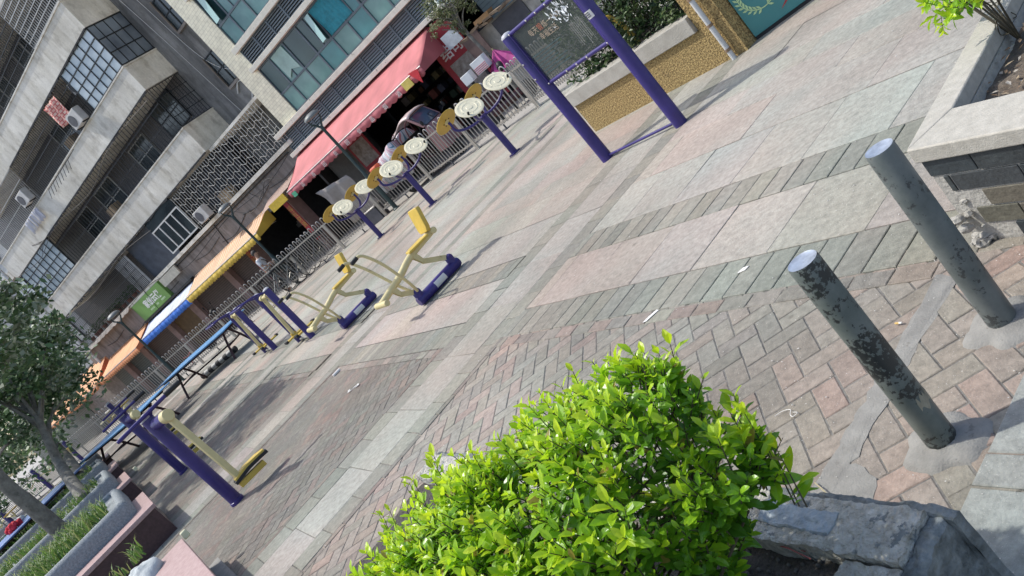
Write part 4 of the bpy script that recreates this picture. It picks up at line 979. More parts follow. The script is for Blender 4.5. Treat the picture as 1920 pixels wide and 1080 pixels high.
ab = thing('apartment_building', 'old grey apartment block with balconies, stained parapets and caged windows', 'building', (0, 0, 0))
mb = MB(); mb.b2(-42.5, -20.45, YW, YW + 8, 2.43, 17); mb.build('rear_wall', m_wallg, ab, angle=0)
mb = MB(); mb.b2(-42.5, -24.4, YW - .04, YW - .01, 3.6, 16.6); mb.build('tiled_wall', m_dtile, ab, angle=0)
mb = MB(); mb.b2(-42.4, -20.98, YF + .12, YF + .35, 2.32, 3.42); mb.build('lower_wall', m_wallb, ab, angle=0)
def parapet(x0, x1, zb, zt):
    mb = MB(); t = .12
    mb.b2(x0, x1, YF, YF + t, zb, zt); mb.b2(x1 - t, x1 - .003, YF + t, YW, zb + .002, zt - .002)
    p = mb.build('parapet', m_conc, ab, angle=0)
    mb = MB(); mb.b2(x0 - .03, x1 + .03, YF - .035, YF + t + .03, zt, zt + .05); mb.b2(x1 - t - .03, x1 + .03, YF + t + .032, YW, zt, zt + .048); mb.build('coping', m_conc, p, angle=0)
    mb = MB(); mb.b2(x0, x1 - t - .003, YF + t + .003, YW - .045, zb + .01, zb + .12); mb.build('balcony_floor', m_conc, p, angle=0)
    return p
parapet(-41, -24.15, 5.30, 6.33); parapet(-41, -24.15, 8.05, 9.03); parapet(-41, -24.15, 10.72, 11.78); parapet(-41, -24.15, 13.45, 14.5)
mb = MB(); mb.b2(-42.3, -20.6, YF - .04, YW - .05, 3.44, 3.58); mb.build('balcony_floor', m_conc, ab, angle=0)
def grille(name, x0, x1, z0, z1, y, m, dx=.12, dz=.35, r=.011, par=ab, wavy=False):
    mb = MB(); n = max(1, int((x1 - x0) / dx)); q = max(1, int((z1 - z0) / dz))
    for i in range(n + 1): x = x0 + (x1 - x0) * i / n; mb.box((x, y, (z0 + z1) / 2), (r * 1.6, r * 1.6, z1 - z0))
    if wavy:
        for j in range(int((z1 - z0) / .30)):
            zz = z0 + .16 + j * .30; k_ = int((x1 - x0) / .05); pts = [Vector((x0 + (x1 - x0) * i / k_, y - .022, zz + .055 * math.sin((x0 + (x1 - x0) * i / k_) * 2 * PI / .52))) for i in range(k_ + 1)]; mb.tube(pts, .0065, 4)
    else:
        for j in range(q + 1): z = z0 + (z1 - z0) * j / q; mb.box(((x0 + x1) / 2, y - .013, z), (x1 - x0, r * 1.8, r * 2.2))
    return mb.build(name, m, par, angle=0)
def window(x0, x1, z0, z1, y, nx, nz, fm, gm, par=ab, fw=.04, glass_back=.03):
    f = MB(); t = .06
    f.b2(x0, x1, y, y + t, z0, z0 + fw); f.b2(x0, x1, y, y + t, z1 - fw, z1)
    for i in range(nx + 1):
        x = x0 + (x1 - x0 - fw) * i / nx; f.b2(x, x + fw, y + .002, y + t - .002, z0 + fw, z1 - fw)
    for j in range(1, nz): z = z0 + (z1 - z0) * j / nz; f.b2(x0 + fw, x1 - fw, y + .004, y + t - .004, z - fw / 2, z + fw / 2)
    w = f.build('window', fm, par, angle=0)
    g_ = MB(); g_.b2(x0 + .01, x1 - .01, y + glass_back, y + glass_back + .008, z0 + .01, z1 - .01); g_.build('pane', gm, w, angle=0)
    return w
# glazed balcony bays
window(-27.1, -24.17, 9.09, 10.71, YF + .01, 6, 4, m_bar, m_pglass, fw=.035)
mb = MB()
wsd = MB(); 
for zz in (9.1, 9.62, 10.15, 10.67): wsd.b2(-24.19, -24.155, YF + .06, YW, zz, zz + .035)
for yy in (19.6, 20.0, 20.4, 20.8): wsd.b2(-24.19, -24.157, yy, yy + .035, 9.13, 10.67)
ws = wsd.build('window', m_bar, ab, angle=0); g_ = MB(); g_.b2(-24.18, -24.172, YF + .06, YW, 9.1, 10.7); g_.build('pane', glass_mat('smoky glass', (.10, .12, .15), .12, 1.0, var=(.22, .26, .30)), ws, angle=0)
window(-40.6, -36.3, 6.4, 8.03, YF + .01, 8, 4, m_bar, m_pglass, fw=.035)
# open and caged bays
grille('window_grille', -36.2, -24.2, 6.36, 8.04, YF + .03, m_bar, .24, .45)
sg_ = MB()
for zz in (6.4, 6.8, 7.2, 7.6, 8.0): sg_.b2(-24.19, -24.165, YF + .05, YW, zz, zz + .022)
for k in range(10): sg_.b2(-24.185, -24.163, YF + .1 + k * .16, YF + .115 + k * .16, 6.4, 8.0)
sg_.build('window_grille', m_bar, ab, angle=0)
grille('window_grille', -34, -27.15, 9.08, 10.7, YF + .03, m_bar, .15, .4)
grille('window_grille', -40.9, -34.2, 9.08, 10.7, YF + .03, m_wbar, .16, .5)
grille('window_grille', -27.0, -24.2, 11.85, 13.4, YF + .0, m_wbar, .13, .22, .014)
grille('window_grille', -34, -27.1, 11.85, 13.4, YF + .03, m_bar, .14, .3)
grille('window_grille', -27.62, -20.62, 3.62, 5.16, YF - .02, mat('white painted bars', (.44, .44, .42), .6), .16, .3, .011, wavy=True)
mb = MB(); mb.b2(-27.6, -24.3, YF + .9, YF + .95, 3.6, 5.28); mb.build('dark_partition', m_dark, ab, angle=0)
grille('window_grille', -41.5, -33.0, 3.62, 5.2, YF + .0, m_bar, .12, .35)
mb = MB(); mb.b2(-24.1, -20.5, YF + .1, YW, 5.17, 5.27); mb.build('balcony_floor', m_conc, ab, angle=0)
# windows in the rear wall, behind the balconies
for (x0, x1, z0, z1, nx) in [(-26.9, -25.2, 6.75, 8.0, 2), (-29.6, -28.1, 6.6, 7.8, 2), (-33.6, -31.8, 6.5, 7.9, 2), (-36.1, -34.6, 6.5, 7.9, 2), (-29.0, -27.4, 9.4, 10.6, 2), (-32.6, -30.8, 9.3, 10.7, 2), (-26.6, -24.9, 12.1, 13.3, 2), (-30.5, -28.6, 12.1, 13.3, 2), (-33.6, -31.9, 12.1, 13.3, 2)]:
    window(x0, x1, z0, z1, YW - .11, nx, 2, m_bar if x0 > -28 else m_wbar, m_dglass)
for (x0, x1, z0, z1) in [(-22.66, -21.95, 8.75, 9.95), (-22.7, -21.85, 6.35, 7.55), (-22.6, -21.9, 11.3, 12.5)]:
    w = window(x0, x1, z0, z1, YW - .05, 2, 2, m_bar, m_dglass)
    mb = MB(); mb.b2(x0 - .06, x0 - .003, YW - .09, YW - .003, z0 - .05, z1 + .05); mb.b2(x0 - .003, x1 + .05, YW - .12, YW - .003, z0 - .09, z0 - .003); mb.build('sill', m_wallb, w, angle=0)
# white framed sliding window on the lowest balcony
w = window(-30.2, -27.75, 3.72, 4.85, YF + .0, 4, 1, m_wframe, m_dglass, fw=.055)
mb = MB(); mb.b2(-30.2, -27.75, YF + .02, YF + .03, 4.87, 5.28); mb.build('transom', m_dglass, w, angle=0)
mb = MB(); mb.b2(-33, -30.25, YF + .35, YF + .43, 3.6, 5.28); mb.build('partition', mat('blue grey board', (.07, .08, .10), .7, var=.3, scale=2), ab, angle=0)
mb = MB()
for k in range(12): mb.b2(-33.0 - k * .11, -32.93 - k * .11, YF + .06, YF + .09, 3.6, 5.1)
mb.build('railing', m_wbar, ab, angle=0)
# awning-like cage roof and debris line under the second parapet (torn tar sheet)
mb = MB()
for (x0, x1, z) in [(-36, -24.2, 8.05), (-41, -24.2, 5.31), (-34, -24.2, 10.73)]:
    k = int((x1 - x0) / .3)
    for i in range(k):
        a = x0 + (x1 - x0) * i / k; b = x0 + (x1 - x0) * (i + 1) / k; h = rnd.uniform(.03, .11)
        mb.prism([(a, YF - .03, z), (b, YF - .03, z), (b, YF - .03, z - h), (a, YF - .03, z - rnd.uniform(.02, .1))], (0, .02, 0))
tag(mb.build('torn_edging', mat('tar edging', (.03, .03, .032), .9, var=.4), ab, angle=0), kind='stuff')
mb = MB(); mb.tube([(-41.55, YF - .02, 17), (-41.55, YF - .02, 2.4)], .075, 10)
for z in (4.2, 5.6, 7, 8.4, 9.8): mb.lathe([(.09, z), (.09, z + .12)], 10, (-41.55, YF - .02, 0))
mb.build('drain_pipe', m_pipe, ab)
mb = MB()
for pts in ([(-23.6, 13.5), (-23.1, 10.4), (-22.8, 8), (-22.3, 6.9), (-21.3, 6.2), (-21.0, 5.3)], [(-23.9, 12), (-23.5, 9), (-23.2, 6.2), (-23.1, 5.3)]):
    mb.tube(smooth([(x, YW - .03, z) for x, z in pts], 6), .012, 5)
mb.build('wall_cable', m_pipe, ab)
mb = MB(); mb.tube(smooth([(x, YW - .05, z) for x, z in [(-22.6, 6.0), (-22.2, 6.25), (-21.9, 6.05), (-22.0, 5.7), (-22.35, 5.45), (-22.5, 5.2)]], 6), .03, 7); mb.build('white_hose', m_pipe, ab)
mb = MB()
for i in range(9):
    z = 2.45 + rnd.random() * .9; x0 = -40 + i * 2.1; mb.tube(smooth([(x0, YF + .1, z), (x0 + 1, YF + .09, z - .12), (x0 + 2.2, YF + .1, z + rnd.uniform(-.1, .15))], 5), .012, 5)
mb.tube([(-33, YF + .09, 3.3), (-21.2, YF + .09, 3.32)], .022, 6); mb.tube([(-27, YF + .09, 3.4), (-27.2, YF + .09, 2.5)], .02, 6)
tag(mb.build('conduits', m_cable, ab), kind='stuff')
# rods sticking out under the second parapet
mb = MB()
for k in range(9):
    x = -29.8 - k * .32; mb.tube([(x, YF, 9.0), (x - .25, YF - .35, 8.85), (x - .3, YF - .5, 8.5)], .012, 5)
for k in range(7):
    x = -36.3 - k * .1; mb.tube([(x, YF, 8.0), (x + rnd.uniform(-.3, .3), YF - .5, 7.7 + rnd.uniform(-.2, .5))], .008, 4)
tag(mb.build('hanging_rods', m_cable, ab), kind='stuff')
mb = MB(); mb.b2(-32.2, -30.6, YF - .12, YF - .06, 3.02, 3.4); mb.build('torn_board', mat('pale board', (.42, .40, .34), .8), ab)
mb = MB(); n = 26; vs = []
for i in range(n + 1):
    x = -41.3 + i * .22; vs += [(x, YF - .25, 3.42 - abs(.05 * math.sin(i * 1.3))), (x, YF - .05, 3.56)]
mb.add(vs, [(2 * i, 2 * i + 1, 2 * i + 3, 2 * i + 2) for i in range(n)]); mb.build('sagging_sheet', m_wallb, ab)

def aircon(label, x, y, z, s=1.0):
    t = thing('air_conditioner', label, 'air conditioner', (x, y, z), 0, 'air conditioners on the apartment block')
    mb = MB(); mb.box((0, 0, .28 * s), (.8 * s, .3 * s, .56 * s)); mb.build('casing', m_ac, t, bevel=.02)
    mb = MB(); mb.lathe([(.001, 0), (.21 * s, 0), (.22 * s, .012), (.001, .014)], 20, (-.12 * s, -.152 * s, .28 * s), Matrix.Rotation(PI / 2, 3, 'X')); mb.build('fan_grille', m_dgr, t)
    mb = MB(); mb.box((-.3 * s, 0, -.02), (.04, .32 * s, .04)); mb.box((.3 * s, 0, -.02), (.04, .32 * s, .04)); mb.build('bracket', m_bar, t)
aircon('white air conditioner below the pale glazed bay, third parapet from the ground', -27.9, YF - .18, 9.12)
aircon('small air conditioner beside the hanging plaid cloth, higher up', -27.4, YF - .05 + .5, 10.05, .8)
aircon('air conditioner behind bars near the left edge with laundry below it', -34.6, YF - .2, 9.25)
aircon('air conditioner by the looped grille above the orange awning', -26.5, YF - .25, 3.66, .9)
mb = MB(); mb.b2(-27.7, -24.4 - 2.9 + .2, YF - .16, YF - .10, 9.2, 9.2 + .1); 
cl_ = MB(); n = 14; vs = []
for j in range(8):
    for i in range(n + 1):
        x = -29.15 + 1.15 * i / n; z = 10.55 - .95 * j / 7 - .18 * (i / n - .3) * (1 if j else .4); vs.append((x + .02 * math.sin(j), YF - .12 + .05 * math.sin(i * 1.2 + j * .3), z))
cl_.add(vs, [(j * (n + 1) + i, j * (n + 1) + i + 1, (j + 1) * (n + 1) + i + 1, (j + 1) * (n + 1) + i) for j in range(7) for i in range(n)])
cb = brick_mat('plaid cloth', (.62, .34, .28), (.72, .55, .46), (.50, .10, .10), .16, .12, .02, .9, 'XZ', 0)
o = cl_.build('hanging_cloth', cb); so__ = o.modifiers.new('thick', 'SOLIDIFY'); so__.thickness = .006
tag(o, 'red and white plaid cloth hung out on the balcony cage', 'laundry')
mb = MB()
for k in range(6):
    x = -36.4 + k * .3; w = .24; n = 5; vs = []
    for j in range(5):
        for i in range(n + 1): vs.append((x + w * i / n, YF - .15 + .03 * math.sin(i * 1.7 + k), 9.0 - .55 * j / 4 - .04 * math.sin(i + k)))
    mb.add(vs, [(j * (n + 1) + i, j * (n + 1) + i + 1, (j + 1) * (n + 1) + i + 1, (j + 1) * (n + 1) + i) for j in range(4) for i in range(n)])
o = mb.build('laundry', mat('pale laundry', (.42, .43, .52), .9, col2=(.62, .60, .60), scale=2.4)); so__ = o.modifiers.new('thick', 'SOLIDIFY'); so__.thickness = .005
tag(o, 'pale laundry hanging on the balcony near the left edge', 'laundry', kind='stuff')

# ------------------------------------------------------------------ shops below (dark openings, shutters, posters)
m_shut = brick_mat('roller shutter', (.115, .085, .075), (.125, .09, .08), (.05, .036, .032), 40, .085, .014, .55)
m_shutg = brick_mat('grey green shutter', (.12, .14, .135), (.135, .15, .145), (.06, .07, .068), 40, .10, .016, .55)
m_pink = mat('pinkish pier', (.30, .20, .18), .85, var=.2, scale=4)
m_red = mat('red banner', (.33, .035, .045), .7, var=.18, scale=5)
m_goods = attr_mat('shop goods', .8, 8, .3, 0)
sr = thing('shop_row', 'row of old ground floor shops with brown shutters under the apartment block', 'shops', (0, 0, 0))
SY = YF + .36
piers = [-20.98, -23.15, -24.4, -27.1, -27.9, -30.4, -31.1, -34.6, -35.0, -38.9, -39.3, -42.4]
opens = [('dark', -23.0, -21.0), ('pier', -23.3, -23.0), ('dark', -26.6, -23.3), ('pier', -26.9, -26.6), ('shut', -28.6, -26.9), ('pier', -29.0, -28.6), ('shut', -32.0, -29.0), ('pier', -32.5, -32.0), ('brown', -34.6, -32.5), ('pier', -35.0, -34.6), ('shut', -37.8, -35.0), ('pier', -38.3, -37.8), ('green', -40.2, -38.3), ('pier', -40.7, -40.2), ('green', -42.4, -40.7)]
for k, x0, x1 in opens:
    mb = MB()
    if k == 'pier': mb.b2(x0, x1, YF + .13, SY + .3, 0, 2.318); mb.build('pier', m_pink, sr, angle=0)
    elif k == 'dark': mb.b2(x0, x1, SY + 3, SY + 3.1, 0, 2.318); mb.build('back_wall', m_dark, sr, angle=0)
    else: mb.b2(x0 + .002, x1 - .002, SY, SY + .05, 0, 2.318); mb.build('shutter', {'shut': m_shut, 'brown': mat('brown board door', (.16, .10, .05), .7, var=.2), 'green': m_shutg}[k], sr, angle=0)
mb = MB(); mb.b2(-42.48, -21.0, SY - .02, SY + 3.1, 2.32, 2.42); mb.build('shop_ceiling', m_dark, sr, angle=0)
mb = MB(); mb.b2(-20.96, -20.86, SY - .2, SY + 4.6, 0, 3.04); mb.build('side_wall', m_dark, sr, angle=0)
for x0, x1 in ((-23.28, -23.04), (-26.88, -26.62)):
    mb = MB(); mb.b2(x0, x1, YF + .10, YF + .125, .5, 2.2); b = mb.build('red_couplet', m_red, sr, angle=0)
    text('福\n旺\n财\n源', .24, ((x0 + x1) / 2, YF + .098, 1.85), (1, 0, 0), (0, 0, 1), mat('gold lettering', (.42, .26, .06), .6), parent=b, align='CENTER')
for x0 in (-26.85, -23.25, -42.45):
    mb = MB(); mb.b2(x0, x0 + .1, SY + .31, SY + 3.0, 0, 2.318); mb.build('partition', m_dark, sr, angle=0)
gd = MB()
for k in range(60):
    x = rnd.choice([rnd.uniform(-26.4, -23.5), rnd.uniform(-22.9, -21.1)]); z = rnd.choice([.3, .75, 1.2, 1.65]); s = rnd.uniform(.1, .3); gd.col = rnd.choice([(.10, .03, .03), (.05, .07, .11), (.10, .09, .06), (.05, .08, .05), (.12, .12, .12)])
    y = SY + 2.2 + rnd.uniform(-.2, .3); o_ = len(gd.v); gd.box((x, y, z + s / 2), (s, .25, s)); gd.c[-6:] = [gd.col] * 6
tag(gd.build('shelf_goods', m_goods, sr, attr=True, angle=0), kind='stuff')
tl = MB(); tl.box((-25.3, SY + .2, 2.2), (.9, .04, .04)); fl_ = tl.build('tube_light', mat('tube', (.9, .9, .85), .4))
tag(fl_, 'lit white fluorescent tube inside the dark shop with red banners', 'lamp')
b_ = fl_.data.materials[0] = bpy.data.materials.new('lit tube'); b_.use_nodes = True; b_.node_tree.nodes['Principled BSDF'].inputs['Emission Color'].default_value = (1, .97, .9, 1); b_.node_tree.nodes['Principled BSDF'].inputs['Emission Strength'].default_value = 1.6

# ------------------------------------------------------------------ cream tiled building with green windows
cb_ = thing('tiled_office_block', 'cream tiled block with green glass ribbon windows above the red awning', 'building', (0, 0, 0))
m_ctile = brick_mat('cream tile', (.74, .69, .53), (.77, .72, .555), (.58, .53, .40), .20, .10, .008, .45, 'XZ', .15)
m_slabc = mat('weathered cream ledge', (.62, .58, .49), .8, col2=(.76, .72, .62), scale=5, spots=((.20, .17, .14), .62, 9))
m_gl = glass_mat('green window glass', (.055, .16, .16), .10, 1.0, var=(.16, .30, .285))
m_gl2 = glass_mat('teal window glass', (.02, .12, .14), .10, 1.0, var=(.06, .25, .27))
m_gl3 = glass_mat('dark teal glass', (.012, .035, .04), .08, 1.0, var=(.03, .07, .075))
m_mul = mat('blue grey mullion', (.11, .135, .155), .45, .1, var=.15)
m_louv = mat('blue grey louvre', (.27, .30, .32), .5, 0, var=.12)
XL, XR = -19.55, -12.9
mb = MB(); mb.b2(-20.42, XL, YF, YF + 7, 3.97, 17); mb.b2(XL + .002, XR, YF + .5, YF + 7, 3.97, 17); mb.build('wall', m_ctile, cb_, angle=0)
def ledge(x0, x1, z0, z1, out=.14):
    mb = MB(); mb.b2(x0, x1, YF - out, YF + .5, z0, z1); mb.build('ledge', m_slabc, cb_, angle=0, bevel=.01)
ledge(-20.98, XR + .2, 3.80, 3.96, .16); ledge(-20.98, XR + .2, 3.06, 3.20, .16); ledge(-19.7, XR, 5.70, 5.86); ledge(-19.7, XR, 6.42, 6.60); ledge(-19.7, XR, 8.45, 8.6); ledge(-19.7, XR, 9.2, 9.4)
def louvre(x0, x1, z0, z1, n):
    for q in range(n):
        a, b_ = x0 + (x1 - x0) * q / n, x0 + (x1 - x0) * (q + 1) / n; y = YF + .02
        f = MB(); f.b2(a, a + .03, y - .03, y + .05, z0, z1); f.b2(a + .03, b_ - .03, y - .028, y + .05, z0, z0 + .02); f.b2(a + .03, b_ - .03, y - .028, y + .05, z1 - .02, z1); f.b2(b_ - .03, b_ - .001, y - .03, y + .05, z0, z1)
        b = f.build('louvre_panel', m_mul, cb_, angle=0)
        s = MB(); k = int((z1 - z0) / .072)
        for j in range(k):
            z = z0 + (j + .5) * (z1 - z0) / k
            s.prism([(a + .03, y + .045, z + .028), (a + .03, y - .02, z - .022), (a + .03, y - .012, z - .03), (a + .03, y + .053, z + .02)], (b_ - a - .06, 0, 0))
        s.build('blades', m_louv, b, angle=0)
        d = MB(); d.b2(a, b_ - .001, y + .07, y + .09, z0, z1); d.build('backing', m_dark, b, angle=0)
louvre(-20.85, -13.0, 3.21, 3.79, 10); louvre(XL, -13.0, 5.87, 6.41, 8); louvre(XL, -13.0, 8.61, 9.19, 8)
def ribbon(z0, z1, zr):
    f = MB(); y = YF + .03; xs = [XL, -18.90, -18.05, -17.25, -16.45, -15.65, -14.85, -14.05, -13.3, XR - .05]
    for x in xs: f.b2(x - .03, x + .03, y, y + .08, z0, z1)
    for z in (z0 + .02, zr, z1 - .02): f.b2(XL, XR - .05, y + .003, y + .077, z - .03, z + .03)
    for x in (-18.5, -16.85, -15.25): f.b2(x - .018, x + .018, y + .006, y + .074, zr, z1)
    w = f.build('ribbon_window', m_mul, cb_, angle=0)
    for i in range(len(xs) - 1):
        lo = [m_gl, m_gl, m_gl, m_gl2, m_gl, m_gl2, m_gl, m_gl, m_gl][i]; hi = [m_gl3, m_gl, m_gl3, m_gl3, m_gl2, m_gl2, m_gl3, m_gl, m_gl2][i]
        a = MB(); a.b2(xs[i] + .03, xs[i + 1] - .03, y + .035, y + .045, z0 + .05, zr - .03); a.build('pane', lo, w, angle=0)
        a = MB(); a.b2(xs[i] + .03, xs[i + 1] - .03, y + .035, y + .045, zr + .03, z1 - .05); a.build('pane', hi, w, angle=0)
    return w
w1 = ribbon(3.97, 5.69, 4.67); w2 = ribbon(6.61, 8.44, 7.32)
# open casements and a curtain
for (x0, x1, z0, z1) in [(-16.72, -16.46, 4.75, 5.6), (-19.4, -19.08, 7.4, 8.35), (-18.0, -17.72, 7.4, 8.3)]:
    t = MB(); t.prism([(x0, YF + .02, z1), (x1, YF - .04, z1), (x1, YF - .16, z0), (x0, YF - .08, z0)], (0, .02, .008)); t.build('open_casement', glass_mat('pale green casement', (.30, .48, .44), .1, 1.0), cb_, angle=0)
c = MB(); vs = []; n = 24
for i in range(n + 1):
    x = -16.35 + 1.1 * i / n; vs += [(x, YF + .02 + .012 * math.sin(i * 1.9), 4.72), (x - .1, YF + .02 + .012 * math.sin(i * 1.9), 5.62)]
c.add(vs, [(2 * i, 2 * i + 2, 2 * i + 3, 2 * i + 1) for i in range(n)]); c.build('curtain', mat('teal curtain', (.02, .22, .27), .7, var=.25, scale=9), cb_)
c = MB(); c.prism([(-18.8, YF + .02, 5.6), (-18.15, YF + .02, 5.62), (-18.1, YF + .02, 4.8), (-18.45, YF + .02, 4.95), (-18.75, YF + .02, 4.78)], (0, .012, 0)); c.build('paper_blind', mat('pale green paper', (.36, .50, .44), .8, var=.15, scale=3), cb_)
# open shop floor under the block
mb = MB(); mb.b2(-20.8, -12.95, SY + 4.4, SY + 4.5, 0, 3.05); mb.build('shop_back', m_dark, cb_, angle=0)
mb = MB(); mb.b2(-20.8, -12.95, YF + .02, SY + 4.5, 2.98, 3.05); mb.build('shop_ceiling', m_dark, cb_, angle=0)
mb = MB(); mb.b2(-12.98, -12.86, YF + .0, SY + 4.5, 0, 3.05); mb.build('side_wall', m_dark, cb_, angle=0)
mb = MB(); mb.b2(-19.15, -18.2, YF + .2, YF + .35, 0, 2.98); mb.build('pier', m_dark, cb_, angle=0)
mb = MB(); mb.b2(-20.7, -19.4, YF + .5, YF + .55, 0, 2.98); mb.build('grey_panel', mat('grey green panel', (.10, .10, .095), .8, var=.2), cb_, angle=0)
gd = MB()
for k in range(170):
    x = rnd.uniform(-18.1, -13.1); z = rnd.choice([.25, .65, 1.05, 1.45, 1.85]); s = rnd.uniform(.1, .28); col_ = rnd.choice([(.13, .04, .035), (.05, .06, .10), (.11, .10, .05), (.05, .08, .06), (.14, .14, .14), (.10, .05, .03)])
    gd.col = col_; gd.box((x, SY + 3 + rnd.uniform(-1.6, .8), z + s / 2), (s, .25, s)); gd.c[-6:] = [col_] * 6
tag(gd.build('shelf_goods', m_goods, cb_, attr=True, angle=0), kind='stuff')
m_wht = mat('white lettering', (.66, .62, .60), .7)
def poster(name, label, x0, x1, y, z0, z1, head, side=None):
    mb = MB(); mb.b2(x0, x1, y - .03, y, z0, z1); t = mb.build(name, m_red, angle=0); tag(t, label, 'poster')
    text(head, (x1 - x0) * .34, ((x0 + x1) / 2, y - .032, z1 - (z1 - z0) * .24), (1, 0, 0), (0, 0, 1), m_wht, parent=t, align='CENTER', bold=.004)
    g_ = MB(); w = (x1 - x0) * .82; zz1 = z0 + (z1 - z0) * .62; zz0 = z0 + (z1 - z0) * .12
    g_.b2((x0 + x1 - w) / 2, (x0 + x1 + w) / 2, y - .034, y - .0305, zz0, zz1); pic = g_.build('picture_grid', mat('poster pictures', (.16, .12, .10), .7, col2=(.42, .38, .34), scale=6), t, angle=0)
    return t
poster('red_poster', 'dark red poster with pale characters on the shop pier left of the tricycle', -19.13, -18.22, YF + .18, 1.1, 2.72, '招牌')

# ------------------------------------------------------------------ awnings
def canvas_mat(name, cols, period, axis='X', rough=.7):
    m = bpy.data.materials.new(name); m.use_nodes = True; n = m.node_tree.nodes; l = m.node_tree.links; b = n['Principled BSDF']; b.inputs['Roughness'].default_value = rough
    tc = n.new('ShaderNodeTexCoord'); sx = n.new('ShaderNodeSeparateXYZ'); l.new(tc.outputs['Object'], sx.inputs[0])
    md = n.new('ShaderNodeMath'); md.operation = 'PINGPONG'; l.new(sx.outputs['XYZ'.index(axis)], md.inputs[0]); md.inputs[1].default_value = period
    gt = n.new('ShaderNodeMath'); gt.operation = 'GREATER_THAN'; l.new(md.outputs[0], gt.inputs[0]); gt.inputs[1].default_value = period / 2
    mx = n.new('ShaderNodeMix'); mx.data_type = 'RGBA'; l.new(gt.outputs[0], mx.inputs[0]); mx.inputs[6].default_value = (*cols[0], 1); mx.inputs[7].default_value = (*cols[1], 1)
    nz = n.new('ShaderNodeTexNoise'); nz.inputs['Scale'].default_value = 1.4; nz.inputs['Detail'].default_value = 6; l.new(tc.outputs['Object'], nz.inputs['Vector'])
    mr = n.new('ShaderNodeMapRange'); l.new(nz.outputs[0], mr.inputs[0]); mr.inputs[1].default_value = .3; mr.inputs[2].default_value = .7; mr.inputs[3].default_value = .8; mr.inputs[4].default_value = 1.15
    m2 = n.new('ShaderNodeMix'); m2.data_type = 'RGBA'; m2.blend_type = 'MULTIPLY'; m2.inputs[0].default_value = 1; l.new(mx.outputs[2], m2.inputs[6]); l.new(mr.outputs[0], m2.inputs[7]); l.new(m2.outputs[2], b.inputs['Base Color'])
    return m
def awning(label, x0, x1, ytop, ztop, yfr, zfr, drop, mtop, mval, scal=.22, xf0=None, xf1=None, skirt_amp=.05, cheeks=True):
    t = thing('awning', label, 'awning', (0, 0, 0), 0, 'shop awnings')
    xf0 = x0 if xf0 is None else xf0; xf1 = x1 if xf1 is None else xf1
    mb = MB(); n = 30; vs = []; k = 5
    for i in range(n + 1):
        for j in range(k + 1):
            s = j / k; x = (x0 + (x1 - x0) * i / n) * (1 - s) + (xf0 + (xf1 - xf0) * i / n) * s
            vs.append((x, ytop + (yfr - ytop) * s, ztop + (zfr - ztop) * s - .035 * math.sin(PI * s) * (1 + .4 * math.sin(i * .9))))
    mb.add(vs, [(i * (k + 1) + j, (i + 1) * (k + 1) + j, (i + 1) * (k + 1) + j + 1, i * (k + 1) + j + 1) for i in range(n) for j in range(k)])
    c = mb.build('canvas', mtop, t); s_ = c.modifiers.new('thick', 'SOLIDIFY'); s_.thickness = .01
    mb = MB(); L = xf1 - xf0; q = max(2, round(L / scal)); vs = []
    for i in range(q * 4 + 1):
        x = xf0 + L * i / (q * 4); d = drop - skirt_amp * (1 - math.sin(PI * (i % 4) / 4)); yy = yfr - .004 + .02 * math.sin(i * .7)
        vs += [(x, yfr, zfr), (x, yy, zfr - d)]
    mb.add(vs, [(2 * i, 2 * i + 2, 2 * i + 3, 2 * i + 1) for i in range(q * 4)])
    v = mb.build('valance', mval, t); s_ = v.modifiers.new('thick', 'SOLIDIFY'); s_.thickness = .008
    if cheeks:
        for xa, xb in ((x0, xf0), (x1, xf1)):
            mb = MB(); mb.prism([(xa, ytop, ztop - .01), (xb, yfr, zfr - .01), (xb, yfr, zfr - drop * .7), (xa, ytop, zfr - .1)], (.006, 0, 0)); mb.build('side_flap', mval, t, angle=0)
    mb = MB(); mb.tube([(xf0, yfr, zfr), (xf1, yfr, zfr)], .018, 6)
    for x in (xf0 + .1, xf1 - .1): mb.tube([(x, yfr + .02, zfr - .02), (x, ytop, zfr - .15)], .015, 6)
    mb.build('frame', m_stl, t)
    return t, v
m_pk = canvas_mat('red canvas', ((.52, .165, .17), (.535, .17, .178)), .3)
m_pkv = canvas_mat('red valance', ((.44, .12, .135), (.45, .125, .14)), .3)
ra, rv = awning('long faded red awning with scalloped edge under the cream block', -20.85, -13.6, YF - .02, 3.02, 17.72, 2.36, .26, m_pk, m_pkv, .26, -20.75, -13.5, cheeks=True)
for i, ch in enumerate('店百回货回信品烟酒'): text(ch, .17, (-20.0 + i * .66, 17.69, 2.15), (1, 0, 0), (0, 0, 1), m_wht, parent=rv)
mb = MB(); mb.b2(-14.35, -14.0, 17.66, 17.685, 2.12, 2.36); tag(mb.build('yellow_tag', mat('yellow tag', (.62, .50, .12), .7)), 'yellow tag pinned to the right end of the red awning edge', 'tag')
mb = MB(); mb.prism([(-13.95, 17.67, 2.42), (-13.6, 17.67, 2.36), (-13.75, 17.67, 2.0)], (0, .02, 0)); tag(mb.build('red_pennant', mat('bright red cloth', (.62, .04, .05), .7)), 'small bright red pennant at the right tip of the red awning', 'flag')
mb = MB(); mb.b2(-20.6, -20.4, 17.68, 17.7, 2.08, 2.24); tag(mb.build('green_sticker', mat('green sticker', (.10, .42, .24), .7)), 'green tag on the left corner of the red awning edge', 'tag')
m_or = canvas_mat('orange striped canvas', ((.60, .31, .15), (.72, .52, .36)), .11); m_orp = canvas_mat('orange canvas', ((.68, .33, .15), (.70, .35, .17)), .3)
m_ylv = canvas_mat('yellow valance', ((.62, .42, .06), (.66, .46, .08)), .3); m_orv = canvas_mat('orange fringe', ((.62, .18, .07), (.68, .36, .18)), .06)
